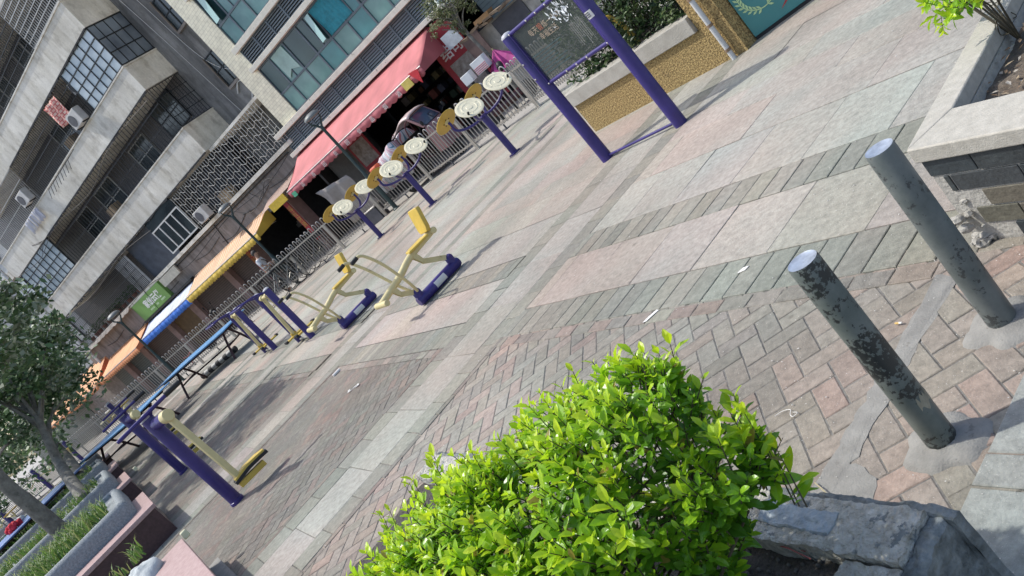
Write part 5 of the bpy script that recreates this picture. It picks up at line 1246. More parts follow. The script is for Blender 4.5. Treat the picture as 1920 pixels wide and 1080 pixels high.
m_blt = canvas_mat('white blue canvas', ((.50, .54, .66), (.56, .60, .70)), .3); m_blv = canvas_mat('blue valance', ((.035, .15, .56), (.045, .18, .62)), .3)
awning('orange striped awning with yellow scalloped edge, right of the blue one', -30.35, -24.1, YF + .1, 2.52, 18.3, 2.11, .28, m_or, m_ylv, .2)
awning('white topped awning with a bright blue scalloped edge', -35.6, -30.5, YF + .1, 2.48, 18.45, 2.10, .32, m_blt, m_blv, .18)
awning('orange awning with fringed edge, left of the blue awning', -40.7, -35.75, YF + .1, 2.52, 18.1, 2.02, .26, m_orp, m_orv, .12, skirt_amp=.08)
awning('plain orange awning at the left corner of the apartment block', -44.6, -41.0, YF + .3, 2.85, 18.0, 1.98, .24, m_orp, m_orv, .12, -45.0, -41.1, skirt_amp=.08)
awning('orange awning half hidden behind the leafy tree', -50.5, -46.2, YF + .5, 2.6, 18.4, 2.0, .22, m_orp, m_orv, .12, skirt_amp=.08)
mb = MB(); mb.prism([(-23.7, YF + .1, 2.66), (-21.6, YF + .1, 2.74), (-21.6, YF - .6, 2.5), (-23.7, YF - .6, 2.42)], (0, .02, .02))
o = mb.build('striped_canopy', canvas_mat('dull striped canvas', ((.30, .19, .15), (.38, .27, .22)), .09)); tag(o, 'narrow striped canopy with yellow sign between the orange and red awnings', 'canopy')
mb = MB(); mb.b2(-23.0, -22.0, YF - .66, YF - .62, 2.2, 2.48); ys = mb.build('yellow_sign', mat('yellow board', (.60, .42, .04), .6), o, angle=0)
# green shop sign (its cartoon figure is left out)
gs = thing('shop_sign', 'green shop sign with four white characters above the blue awning', 'sign', (0, 0, 0))
m_gsg = mat('leaf green board', (.16, .30, .075), .55, var=.14, scale=1.2)
mb = MB(); mb.b2(-35.5, -32.5, YF - .06, YF + .11, 2.60, 3.43); mb.build('board', m_gsg, gs, angle=0)
text('家创云仪', .40, (-34.55, YF - .063, 2.93), (1, 0, 0), (0, 0, 1), m_paper, parent=gs, bold=.012, space=1.02)
m_lg = mat('pale green lettering', (.50, .62, .38), .7)
for x, w in ((-34.45, .42), (-33.75, .22), (-33.25, .42)):
    mb = MB(); k = int(w / .1)
    for i in range(k): mb.b2(x + i * .105, x + i * .105 + .075, YF - .064, YF - .0602, 2.73, 2.81)
    mb.build('small_print', m_lg, gs, angle=0)
mb = MB(); mb.b2(-35.6, -30.5, YF - .08, YF + .10, 2.50, 2.585); mb.build('lower_edge', m_cable, gs, angle=0)

# ------------------------------------------------------------------ buildings at the left, and far left
nb = thing('white_house', 'pale house beyond the left end of the apartment block, behind the tree', 'building', (0, 0, 0))
mb = MB(); mb.b2(-62, -44.2, 21.5, 28, 0, 12); mb.build('wall', mat('pale wall', (.40, .41, .41), .9, col2=(.55, .56, .56), scale=1, spots=((.25, .25, .25), .66, 2)), nb, angle=0)
for (x, z) in [(-46, 4.2), (-49, 4.2), (-46, 7.2), (-49, 7.2), (-53, 4.2), (-53, 7.2), (-46, 10), (-49, 10)]: window(x - .7, x + .7, z, z + 1.5, 21.42, 2, 2, m_bar, m_pglass, par=nb)
mb = MB(); mb.b2(-62, -42.7, 19.6, 21.45, 2.7, 2.95); mb.build('porch_roof', m_wallb, nb, angle=0)
mb = MB(); mb.b2(-62, -44.2, 21.3, 21.49, 5.9, 6.3); mb.b2(-62, -44.2, 21.3, 21.49, 8.9, 9.3); mb.build('balcony_band', m_conc, nb, angle=0)
mb = MB(); mb.b2(-47.5, -42.45, YF + .4, YF + .6, 0, 2.65); mb.build('mottled_wall', mat('mottled plaster', (.22, .19, .18), .9, col2=(.36, .33, .31), scale=5), nb, angle=0)
mb = MB(); mb.b2(-58, -47.6, YF + .4, YF + .6, 0, 2.65); mb.build('shutter', m_shutg, nb, angle=0)
wh = thing('corner_house', 'dark walled house with grey shutter at the far left beyond the tables', 'building', (0, 0, 0))
mb = MB(); mb.b2(-58, -47, -8, 11.5, 0, 11); mb.build('wall', mat('dark grey wall', (.15, .155, .16), .9, col2=(.25, .255, .26), scale=1.5), wh, angle=0)  # dark grey wall tone varied by noise
m_sh3 = brick_mat('grey shutter', (.14, .165, .165), (.155, .18, .18), (.07, .08, .08), 40, .11, .016, .6, 'YZ')
for y0, y1 in ((6.2, 9.6), (1.0, 4.4), (-4, -.6)):
    mb = MB(); mb.b2(-46.98, -46.93, y0, y1, 0, 2.8); mb.build('shutter', m_sh3, wh, angle=0)
for y0 in (7, 3, -2):
    for z in (4, 7):
        mb = MB(); mb.b2(-46.98, -46.93, y0, y0 + 1.5, z, z + 1.5); mb.build('window', m_dglass, wh, angle=0)

# ------------------------------------------------------------------ right background: lane wall, red hoarding, small tree, umbrella, scooter
ow = thing('peeling_wall', 'old peeling wall with a dark shutter behind the notice frame', 'wall', (0, 0, 0))
m_peel = mat('peeling plaster', (.28, .26, .23), .95, col2=(.62, .59, .53), scale=2.2, bump=.4, bscale=20, spots=((.62, .58, .53), .6, 1.6))
mb = MB(); mb.b2(-12.75, -3, 19.3, 19.5, 0, 2.0); mb.build('wall', m_peel, ow, angle=0)
mb = MB(); mb.b2(-12.0, -10.9, 19.24, 19.29, .6, 1.95); mb.build('shutter', m_dgr, ow, angle=0)
mb = MB()
for k in range(40): x = -12.8 + k * .25; mb.box((x, 19.2 + rnd.uniform(-.1, .1), 2.05 + rnd.uniform(0, .08)), (.3, rnd.uniform(.3, .6), .06), Matrix.Rotation(rnd.uniform(-.2, .2), 3, 'Y'))
mb.build('tile_edge', mat('old roof tile', (.16, .12, .09), .9, col2=(.30, .22, .15), scale=3), ow, angle=0)
mb = MB(); mb.prism([(-12.3, 19.0, 2.12), (-11.75, 19.0, 2.13), (-11.7, 19.0, 2.26), (-12.25, 19.0, 2.27)], (0, .3, 0)); mb.build('wooden_box', mat('brown plank', (.33, .20, .10), .8), ow)
gh = thing('corrugated_house', 'grey green corrugated wall behind the small tree at the top edge', 'building', (0, 0, 0))
m_corr = brick_mat('corrugated sheet', (.33, .37, .35), (.35, .385, .365), (.19, .22, .21), 40, .115, .012, .55)
mb = MB(); mb.b2(-12.80, -6, 20.6, 24, 0, 6); mb.build('wall', m_corr, gh, angle=0)
m_corr2 = brick_mat('shade lifted corrugated cladding', (.66, .72, .68), (.69, .75, .71), (.34, .38, .36), 40, .115, .012, .55, 'YZ')  # corrugated sheet colour lightened to make up for the shade on this side
mb = MB(); mb.b2(-12.895, -12.86, YF + .03, 20.58, 2.1, 8); mb.build('side_cladding', m_corr2, gh, angle=0)
for xs in (-11.5, -10.0):
    mb = MB(); mb.tube([(xs, 20.55, 2), (xs, 20.55, 6)], .012, 5); mb.build('conduit', m_cable, gh)
rwall = thing('red_hoarding', 'red shop hoarding with pale characters right of the dark shop opening', 'sign', (0, 0, 0))
mb = MB(); mb.b2(-14.05, -12.9, YF - .06, YF - .01, .3, 2.98); mb.build('board', m_red, rwall, angle=0)
text('结司', .42, (-13.88, YF - .063, 2.02), (1, 0, 0), (0, 0, 1), m_wht, parent=rwall, bold=.006)
mb = MB(); mb.b2(-13.85, -13.0, YF - .066, YF - .061, .75, 1.85); mb.build('picture_grid', mat('poster pictures', (.16, .12, .10), .7), rwall, angle=0)
mb = MB(); mb.b2(-12.9, -12.3, 18.95, 19.0, 1.2, 2.1); mb.build('brown_board', mat('brown board', (.16, .11, .10), .8), rwall, angle=0)
mb = MB(); mb.b2(-13.3, -12.75, 18.9, 18.93, 2.15, 2.55); tag(mb.build('white_notice', mat('pale blue notice', (.52, .57, .62), .6), angle=0), 'pale notice hung above the red hoarding beside the small tree', 'sign')
m_cartw = mat('pale cart board', (.62, .64, .66), .6, var=.06)
for k, (pp, w, h, lab) in enumerate([((902, 120), .42, .34, 'white board with red lines on the cart behind the fence'), ((879, 146), .30, .26, 'smaller white box on the cart next to the yellow disc')]):
    c = onY(pp[0], pp[1], 17.2); t = thing('display_board', lab, 'board', c)
    mb = MB(); mb.box((0, 0, 0), (w, .2, h)); mb.build('panel', m_cartw, t, bevel=.01)
    if k == 0:
        mb = MB()
        for q in range(4): mb.box((0, -.103, -h / 2 + .03 + q * .045), (w * .98, .006, .014))
        mb.build('red_lines', mat('red stripe', (.5, .05, .08), .6), t, angle=0)
    mb = MB(); mb.box((0, 0, -c.z / 2 - h / 4), (.06, .06, c.z - h / 2)); mb.build('stand', m_bar, t)
um = thing('patio_umbrella', 'magenta folded cloth umbrella over the fence top beside the frame', 'umbrella', onY(940, 112, 17.4))
mb = MB(); n = 16; vs = [(0, 0, .32)]
for i in range(n):
    a = 2 * PI * i / n; r = .55 if i % 2 else .44; vs.append((r * math.cos(a), r * math.sin(a) * .7, -.22 + .05 * math.sin(i * 3)))
mb.add(vs, [(0, i + 1, (i + 1) % n + 1) for i in range(n)]); o = mb.build('canopy', mat('magenta cloth', (.36, .035, .19), .6, var=.3, scale=6), um, angle=0); s_ = o.modifiers.new('thick', 'SOLIDIFY'); s_.thickness = .008
mb = MB(); mb.tube([(0, 0, .35), (0, 0, -um.location.z)], .018, 8); mb.build('pole', mat('wood', (.45, .33, .18), .7), um)
sc = thing('parked_scooter', 'dark and red motor scooter parked behind the fence, mirror showing', 'scooter', (onY(908, 140, 17.0).x, 17.0, 0), .4)
mb = MB(); mb.tube(smooth([(.55, 0, .25), (.5, 0, .6), (.42, 0, 1.0)], 4), .05, 8); mb.tube([(-.45, 0, .3), (.45, 0, .3)], .12, 8); mb.box((-.3, 0, .62), (.7, .28, .28)); mb.build('body', mat('dark red scooter', (.05, .012, .016), .35), sc, bevel=.04)
mb = MB(); mb.ball((.44, 0, 1.05), .14, 10, 7, sc=(.8, 1, 1)); mb.tube([(.42, -.32, 1.08), (.42, .32, 1.08)], .02, 8); mb.build('headset', m_blk, sc)
for s in (-1, 1):
    mb = MB(); mb.tube([(.42, s * .25, 1.1), (.44, s * .3, 1.32)], .008, 5); mb.ball((.44, s * .31, 1.38), .07, 8, 6, sc=(.3, .7, 1)); mb.build('mirror', m_blk, sc)
    mb = MB(); mb.lathe([(.16, -.05), (.23, -.04), (.23, .04), (.16, .05)], 20, (s * .6, 0, .23), Matrix.Rotation(PI / 2, 3, 'X')); mb.build('wheel', m_blk, sc)
mb = MB(); mb.box((-.3, 0, .80), (.7, .26, .08)); mb.build('seat', m_blk, sc, bevel=.03)

# ------------------------------------------------------------------ mosaic planter wall, hedge, pipe and teal board
m_mos = mat('gold pebble wash', (.07, .040, .010), .85, col2=(.60, .43, .18), scale=48, bump=1.0, bscale=60, spots=((.09, .06, .03), .64, 3))
m_capg = mat('grey cement cap', (.33, .31, .27), .85, col2=(.43, .41, .365), scale=7, bump=.3, bscale=60, spots=((.24, .23, .2), .66, 10))
mw = thing('pebble_planter', 'gold pebble dashed planter wall with grey cap behind the notice frame', 'planter', W(-5.9, 6.38), EROT)
mb = MB(); mb.b2(-2.50, .195, 0, 1.9, 0, .415); mb.build('pebble_wall', m_mos, mw, angle=0)
mb = MB(); mb.b2(-2.54, -.18, -.035, .22, .418, .60); mb.build('cap', m_capg, mw, bevel=.008)
mb = MB(); mb.b2(-2.54, -2.32, .222, 1.95, .418, .598); mb.build('side_cap', m_capg, mw, bevel=.008)
mb = MB(); mb.b2(-.17, .19, .01, .5, .416, 1.55); mb.build('pier', m_mos, mw, angle=0)
mb = MB(); mb.b2(-2.3, -.18, .23, 1.88, .416, .55); mb.build('soil', m_soil, mw, angle=0)
pw = thing('drain_pipe', 'white plastic pipe standing at the pebble wall beside the teal board', 'pipe', W(-5.86, 6.33))
mb = MB(); mb.tube([(0, 0, 0), (0, 0, 1.7)], .028, 12)
mb.build('tube', m_pipe, pw)
for z in (.10, .40, .72, 1.1):
    mb = MB(); mb.lathe([(.034, z), (.034, z + .03)], 12); mb.build('clamp', mat('rusty clamp', (.25, .17, .11), .8), pw)
P = G(1420, 75); sdv = Vector((.982, .188, 0)); sang = math.atan2(.188, .982)
tb_ = thing('teal_board', 'teal standing board with a pale green laurel wreath and red ribbon', 'sign', P, sang)
m_teal = mat('teal panel', (.06, .24, .235), .45, var=.08, scale=2)
mb = MB(); mb.b2(0, 1.7, 0, .06, .035, 1.5); mb.build('panel', m_teal, tb_, angle=0, bevel=.004)
mb = MB(); mb.b2(.0, 1.7, .005, .10, 0, .033); mb.build('base', m_blk, tb_, angle=0)
m_lau = mat('pale green emblem', (.50, .68, .34), .6); cc = Vector((.235, -.003, .40)); R = .175
for s in (-1, 1):
    mb = MB()
    for k in range(9):
        a = -PI / 2 + s * (.18 + k * .24); tng = Vector((-math.sin(a) * s, 0, math.cos(a) * s)); rad = Vector((math.cos(a), 0, math.sin(a))); p = cc + rad * R
        for q in (-1, 1):
            d = (tng * .8 + rad * q * .7).normalized(); nrm = Vector((-d.z, 0, d.x)); mb.prism([p, p + d * .035 + nrm * .011, p + d * .062, p + d * .035 - nrm * .011], (0, -.002, 0))
    for k in range(14):
        a0_, a1_ = -PI / 2 + s * (k * .15), -PI / 2 + s * ((k + 1) * .15); u, v = Vector((math.cos(a0_), 0, math.sin(a0_))), Vector((math.cos(a1_), 0, math.sin(a1_))); mb.prism([cc + u * (R - .005), cc + v * (R - .005), cc + v * (R + .005), cc + u * (R + .005)], (0, -.002, 0))
    mb.build('laurel_branch', m_lau, tb_, angle=0)
mb = MB(); mb.prism([cc + Vector((x, 0, z)) for x, z in [(-.07, -.04), (.0, -.06), (.07, -.04), (.07, .05), (.0, .09), (-.07, .05)]], (0, -.002, 0)); mb.build('emblem_shield', m_lau, tb_, angle=0)
mb = MB(); mb.prism([Vector((x, -.003, z)) for x, z in [(.34, .105), (.46, .155), (.66, .20), (.95, .28), (.95, .42), (.70, .30), (.50, .215)]], (0, -.002, 0)); mb.build('red_ribbon', mat('red paint', (.42, .035, .045), .5), tb_, angle=0)
hg = thing('hedge', 'dark green clipped hedge growing in the pebble dashed planter', 'hedge', W(-7.05, 7.2, .55), EROT)
m_dleaf = attr_mat('dark hedge leaf', .45, 10, .15, 0, transl=.15)
lf = MB(); st = MB()
DG = [(.03, .065, .02), (.045, .09, .025), (.02, .045, .018), (.065, .11, .03), (.09, .13, .05)]
for k in range(24000):
    x, y, z = rnd.uniform(-1.25, 1.0), rnd.uniform(-.72, .8), rnd.uniform(-.02, 1.05)
    e = max(abs(x / 1.25), abs(y / .8), (z - .2) / .85)
    if e < .7 and rnd.random() < .75: continue
    p = Vector((x, y, z)) + Vector((1, 1, 1)) * .12 * noise.noise(Vector((x, y, z)) * 3)
    if p.x < -.95 and rnd.random() < .35: continue
    d = Vector((rnd.uniform(-1, 1), rnd.uniform(-1, 1), rnd.uniform(-.3, 1))); L = rnd.uniform(.05, .09)
    leaf(lf, p, d, Vector((rnd.uniform(-.5, .5), rnd.uniform(-1, .2), 1)), L, L * .42, DG[rnd.randrange(5)] if rnd.random() < .95 else (.12, .16, .06))
lf.build('foliage', m_dleaf, hg, attr=True, angle=0)
for k in range(22): a = Vector((rnd.uniform(-1, .9), rnd.uniform(-.5, .6), 0)); st.tube([a, a + Vector((rnd.uniform(-.1, .1), rnd.uniform(-.1, .1), .9))], .01, 5)
st.build('stems', m_stem, hg)

bp_ = thing('bent_pipe', 'yellow bent pipe seen through the lower part of the notice pane', 'pipe', W(-7.22, 6.75, .58))
mb = MB(); mb.tube(smooth([(0, 0, 0), (-.02, 0, .25), (-.10, .02, .42), (-.22, .02, .46), (-.28, .02, .42)], 5), .03, 8); mb.build('pipe', m_yel, bp_)

# ------------------------------------------------------------------ clutter on the balconies
m_pot = mat('clay pot', (.26, .10, .06), .8, var=.2)
pot = None
for k in range(12):
    x = -40.6 + k * .62 + rnd.uniform(-.1, .1); z = 3.58; y = YF - .0 + rnd.uniform(.12, .3)
    if pot is None:
        pot = thing('potted_plant', 'potted plant standing on the lowest apartment balcony behind the bars', 'plant', (x, y, z), 0, 'potted plants on the lowest balcony')
        mb = MB(); mb.lathe([(.09, 0), (.13, .2), (.14, .22), (.12, .22)], 12); mb.build('pot', m_pot, pot)
        lf2 = MB()
        for q in range(70): leaf(lf2, Vector((0, 0, .2)) + Vector((rnd.gauss(0, .08), rnd.gauss(0, .08), rnd.uniform(0, .35))), Vector((rnd.uniform(-1, 1), rnd.uniform(-1, 1), rnd.uniform(0, 1))), Vector((0, 0, 1)), .13, .05, (.06, .13, .04))
        lf2.build('leaves', m_dleaf, pot, attr=True, angle=0)
    else: copy_tree(pot, (x, y, z), rnd.uniform(0, 6))
for (x, z, label) in [(-31.6, 6.36, 'wooden crate on the balcony floor behind bars, second level'), (-25.6, 3.6, 'cardboard box behind the looped grille beside the air conditioner'), (-37.6, 3.6, 'box among the potted plants on the lowest balcony'), (-30.2, 9.08, 'box behind the bars left of the plaid cloth')]:
    mb = MB(); mb.box((0, 0, .22), (.6, .4, .44)); o = mb.build('storage_box', mat('worn cardboard', (.34, .25, .16), .85, var=.3, scale=3), bevel=.01, loc=(x, YF + .5, z)); tag(o, label, 'box')
mb = MB()
for k in range(5):
    zz = 6.3 - .2 * k; pts = [(-24.4 - i * 1.6, YF - .05 - .05 * (i % 2), 6.9 - .10 * k + .10 * math.sin(i * 1.7 + k) - .05 * i) for i in range(5)]
for pts in ([(-20.9, 3.3), (-23, 3.05), (-26, 3.2), (-30, 3.0), (-33, 3.55), (-38, 3.45), (-42, 3.7)], [(-41, 8.1), (-38, 7.7), (-35, 7.95), (-31, 7.6), (-28, 7.95), (-24.4, 7.8)], [(-41, 5.35), (-37, 5.0), (-33, 5.2), (-30, 4.95)], [(-34, 2.4), (-33.5, 4.4), (-33.3, 5.3)], [(-24.0, 3.3), (-23.6, 2.9), (-22.8, 3.2), (-22.0, 2.7)], [(-25.5, 3.35), (-24.6, 2.75), (-23.4, 3.0)]):
    mb.tube(smooth([(x, YF - .06, z) for x, z in pts], 7), .013, 5)
tag(mb.build('overhead_cable', m_cable), 'black cables sagging across the front of the apartment block', 'cables', kind='stuff')

# ================================================================== LEFT PLANTERS AND BENCHES
m_maroon = mat('dark maroon granite', (.060, .030, .032), .35, var=.3, scale=30)
m_ptop = mat('pink granite top', (.34, .215, .20), .5, col2=(.46, .33, .31), scale=26, bump=.1)
m_trough = mat('grey pebbled trough', (.17, .19, .20), .75, col2=(.33, .36, .37), scale=38, bump=.6, bscale=110)
m_grs = attr_mat('grass blade', .6, 20, .2, 0, transl=.3)
def grass(name, label, area, n, z, h, parent=None, cat='grass'):
    mb = MB()
    for k in range(n):
        x, y = rnd.uniform(area[0], area[1]), rnd.uniform(area[2], area[3])
        if noise.noise(Vector((x * 2.2, y * 2.2, 3))) < -.22: continue
        b = W(x, y, z); L = h * rnd.uniform(.5, 1.3); a = rnd.uniform(0, 6); o = Vector((math.cos(a), math.sin(a), 0)); s = Vector((-o.y, o.x, 0)) * .008
        col_ = rnd.choice([(.10, .19, .035), (.16, .26, .05), (.07, .14, .03), (.25, .28, .10)])
        mb.add([b - s, b + s, b + o * L * .25 + Vector((0, 0, L * .7)) + s * .6, b + o * L * .25 + Vector((0, 0, L * .7)) - s * .6, b + o * L * .62 + Vector((0, 0, L * .92))], [(0, 1, 2, 3), (3, 2, 4)], col=col_)
    o = mb.build(name, m_grs, attr=True, angle=0); return tag(o, label, cat, kind='stuff')
LABP = ['long grey pebbled trough with tall grass, in front of the leaning trunk', 'grey pebbled trough next in line, with the forked trunk behind it', 'shorter grey pebbled trough, third in line', 'farthest grey pebbled trough beside the purple post machine']
LABB = ['maroon granite bench with pink top around the nearest long trough', 'maroon granite bench around the second trough in the line', 'maroon granite bench around the third trough', 'farthest maroon granite bench of the row']
P0S = [-10.55, -14.9, -19.25, -23.6]
for i, p0 in enumerate(P0S):
    b = thing('granite_bench', LABB[i], 'bench', W(p0, 0), EROT, 'maroon benches around the troughs')
    mb = MB(); mb.b2(-1.60, -.02, -5, -.17, 0, .355); mb.build('base', m_maroon, b, angle=0)
    mb = MB(); mb.b2(-1.65, .0, -5, -.14, .357, .41); mb.build('seat_slab', m_ptop, b, angle=0, bevel=.006)
    t = thing('stone_trough', LABP[i], 'planter', W(p0, 0), EROT, 'grey pebbled troughs')
    mb = MB()                                   # long trough with rounded end and rounded rim
    xo0, xo1, ye = -2.55, -.42, -.32
    prof = [(.0, .412), (.0, .56), (.015, .605), (.045, .635), (.085, .64), (.115, .62), (.12, .56)]
    loops = []
    for off, z in prof:
        lp = [(xo1 - off, -5 , z)]
        r = .15; cxx, cyy = xo1 - r, ye - r
        for k in range(7): a = k * PI / 12; lp.append((cxx + (r - off) * math.cos(a), cyy + (r - off) * math.sin(a), z))
        cxx = xo0 + r
        for k in range(7): a = PI / 2 + k * PI / 12; lp.append((cxx + (r - off) * math.cos(a), cyy + (r - off) * math.sin(a), z))
        lp.append((xo0 + off, -5, z)); loops.append(lp)
    n = len(loops[0]); mb.add([v for lp in loops for v in lp], [(a * n + k, a * n + k + 1, (a + 1) * n + k + 1, (a + 1) * n + k) for a in range(len(loops) - 1) for k in range(n - 1)])
    mb.b2(xo0 + .03, xo1 - .03, -5, ye - .08, .40, .575); mb.build('trough', m_trough, t, angle=60)
    grass('trough_grass', ['tall tufty grass filling the nearest long trough', 'green grass in the second trough beside the forked trunk', 'short grass in the third trough', 'grass in the farthest trough'][i], (p0 - 2.3, p0 - .68, -4.2, -.56), [5200, 2200, 1200, 500][i], .57, [.20, .16, .14, .12][i])
b = thing('granite_bench', 'nearest maroon bench with pink top cut off by the bottom edge of the photo', 'bench', W(-5.5, 0), EROT, 'maroon benches around the troughs')
mb = MB(); mb.b2(-2.05, -.02, -5, -.19, 0, .355); mb.build('base', m_maroon, b, angle=0)
mb = MB(); mb.b2(-2.1, .0, -5, -.16, .357, .41); mb.build('seat_slab', m_ptop, b, angle=0, bevel=.006)
mb = MB(); mb.prism([W(-7.62, -.19, 0), W(-5.5, -.19, 0), W(-5.5, -.09, 0), W(-7.62, -.09, 0)], (0, 0, .07)); tag(mb.build('concrete_kerb', m_cem, angle=0), 'low cement kerb at the end of the nearest maroon bench', 'kerb')
mb = MB(); c = G(348, 1012, .38); mb.prism([c + E1 * x + E2 * y for x, y in [(-.03, .0), (.03, .0), (.015, .06), (-.015, .06)]], (0, 0, .07)); o = mb.build('bench_lug', mat('cream plastic', (.62, .60, .40), .6), bevel=.01); tag(o, 'small cream plastic lug on the end of the nearest bench', 'bracket')
mb = MB(); c = G(254, 884, .38); mb.prism([c + E1 * x + E2 * y for x, y in [(-.04, .0), (.04, .0), (.02, .06), (-.02, .06)]], (0, 0, .07)); o = mb.build('bench_lug', mat('cream plastic', (.62, .60, .40), .6), bevel=.01); tag(o, 'cream plastic lug on the end of the second bench', 'bracket')
mb = MB(); c = G(272, 1084, .42); rk = MB(); rk.ball((0, 0, 0), .19, 22, 16, sc=(1.15, .8, .62)); 
rk.v = [tuple(Vector(v) + Vector(v).normalized() * .07 * (noise.noise(Vector(v) * 5) + .5 * noise.noise(Vector(v) * 12))) for v in rk.v]
o = rk.build('boulder', mat('pale blue grey stone', (.33, .36, .36), .8, col2=(.52, .55, .55), scale=6, bump=.4, bscale=40), loc=c, angle=50); tag(o, 'pale rounded boulder on the bench by the bottom left edge', 'boulder')
c = G(235, 1062, .42); pq = (c.dot(E1), c.dot(E2)); grass('grass_tuft', 'grass tuft growing beside the pale boulder', (pq[0] - .3, pq[0] + .3, pq[1] - .25, pq[1] + .2), 200, .40, .13)

# ================================================================== TREES
m_bark = mat('speckled bark', (.11, .105, .09), .9, col2=(.24, .23, .20), scale=9, bump=.7, bscale=30, spots=((.05, .048, .042), .62, 11))
m_tleaf = attr_mat('tree leaf', .45, 5, .2, 0, transl=.22)
TG = [(.075, .135, .055), (.10, .175, .07), (.135, .215, .095), (.05, .10, .04), (.18, .24, .14), (.25, .29, .21)]
def tree(name, label, trunk, rad, crown, n, size, pal=TG, group=None, limbs=9, cr=.45):
    """trunk: world points; crown: list of (centre, radius, weight); leaves gather in clumps so that gaps stay open"""
    base = Vector(trunk[0]); t = thing(name, label, 'tree', base, 0, group)
    mb = MB(); pts = smooth(trunk, 5); k = len(pts); mb.tube([p - base for p in pts], [rad * (1.25 if i == 0 else 1) * (1 - .55 * i / k) for i in range(k)], 12); mb.build('trunk', m_bark, t, angle=60)
    br = MB(); lf = MB(); top = Vector(trunk[-1]); tot = sum(w for _, _, w in crown)
    for c, r, w in crown:
        c = Vector(c); m_ = int(limbs * w / tot) + 1
        for q in range(m_):
            e = c + Vector((rnd.uniform(-1, 1), rnd.uniform(-1, 1), rnd.uniform(-.6, 1))) * r * .8; s0 = pts[rnd.randint(int(k * .5), k - 1)]
            br.tube([p - base for p in smooth([s0, s0.lerp(e, .5) + Vector((rnd.uniform(-.3, .3), rnd.uniform(-.3, .3), .2)) * r * .4, e], 4)], [rad * .3 * (1 - i / 10) + .006 for i in range(9)], 5)
        cl_n = int(n * w / tot / 42)
        for q in range(cl_n):
            v = Vector((rnd.gauss(0, 1), rnd.gauss(0, 1), rnd.gauss(0, 1))).normalized() * r * rnd.uniform(.35, 1.05) ** .6; v.z *= .8
            cc = c + v; cr_ = r * rnd.uniform(.12, .26) * (1 / cr * .45); pal_i = rnd.randrange(len(pal))
            for u in range(42):
                p = cc + Vector((rnd.gauss(0, 1), rnd.gauss(0, 1), rnd.gauss(0, .7))) * cr_ * .6
                d = Vector((rnd.uniform(-1, 1), rnd.uniform(-1, 1), rnd.uniform(-.9, .5))); L = size * rnd.uniform(.7, 1.3); s = d.cross(Vector((rnd.uniform(-1, 1), rnd.uniform(-1, 1), 1))).normalized() * L * .28; d = d.normalized() * L
                co_ = pal[(pal_i + rnd.choice([0, 0, 0, 1, 2])) % len(pal)]; p = p - base
                lf.add([p, p + d * .5 + s, p + d, p + d * .5 - s], [(0, 1, 2), (0, 2, 3)], col=jit(co_, .2))
    br.build('branches', m_bark, t); lf.build('crown', m_tleaf, t, attr=True, angle=0); return t
d2 = 18.5
tree('leafy_tree', 'forked trunk tree behind the second trough with dense dark green crown at the left', [G(163, 940, .5), AT(118, 880, 19), AT(92, 830, 19.2), AT(70, 780, 19.4)], .13,
     [(AT(38, 690, 20), 1.25, 3), (AT(15, 635, 20.5), 1.1, 2), (AT(92, 735, 21), .7, 1.1), (AT(15, 775, 19.5), .9, 1.2), (AT(-60, 700, 20), 1.4, 1.6), (AT(75, 640, 21), .8, .9)], 6800, .14)
b3 = G(157, 901, .5)
tree('leafy_tree', 'thin dark trunk tree just behind the forked one, beside the purple post machine', [b3, AT(120, 852, 25), AT(70, 800, 25), AT(40, 760, 25)], .15, [(AT(70, 740, 25), 1.5, 3), (AT(-10, 800, 25), 1.8, 2), (AT(90, 690, 26), 1.2, 1.6)], 4200, .17)
b1 = G(122, 1003, .5)
tree('leafy_tree', 'leaning pale speckled trunk at the left edge behind the nearest trough', [b1, AT(64, 953, b1.length - .15), AT(0, 898, b1.length - .3), AT(-80, 800, b1.length - .5), AT(-130, 730, b1.length - .5)], .14,
     [(AT(-40, 620, 16), 1.1, 2), (AT(-120, 640, 15.5), 1.5, 2), (AT(10, 870, 22), 1.3, 1.4), (AT(-60, 840, 20), 1.4, 1.2)], 7000, .14)
# small sparse tree in front of the hoarding at the top
SG = [(.11, .14, .055), (.16, .19, .08), (.21, .23, .12), (.075, .10, .04), (.26, .27, .16)]
yb = 18.3; bs = onY(928, 116, yb); gb = Vector((bs.x, yb, 0)); k0 = lambda x, y: onY(x, y, yb)
tree('small_tree', 'thin sparse tree with pale green leaves beside the red hoarding', [gb, k0(930, 118), k0(887, 74), k0(862, 45), k0(850, 10)], .06,
     [(k0(845, 22), .55, 2), (k0(822, 40), .40, 1.5), (k0(870, 5), .5, 1), (k0(815, 5), .5, 1.2), (k0(838, -30), .8, 1.4), (k0(858, 48), .3, .4)], 3600, .062, SG, limbs=16)

# ================================================================== TRICYCLE
m_tri = mat('shadow toned pink paint', (.27, .15, .155), .35, var=.12, scale=5); m_tri2 = mat('dark maroon paint', (.10, .02, .03), .4, var=.2)  # body pink is darkened, the lower shell's shadow put into its colour
m_ws = glass_mat('windscreen glass', (.02, .03, .05), .05, 1.0, var=(.09, .13, .19))
TY = 17.05
tr = thing('cargo_tricycle', 'dusty pink motor tricycle with a roofed cab behind the fence', 'tricycle', (-14.45, TY, 0), -.08)
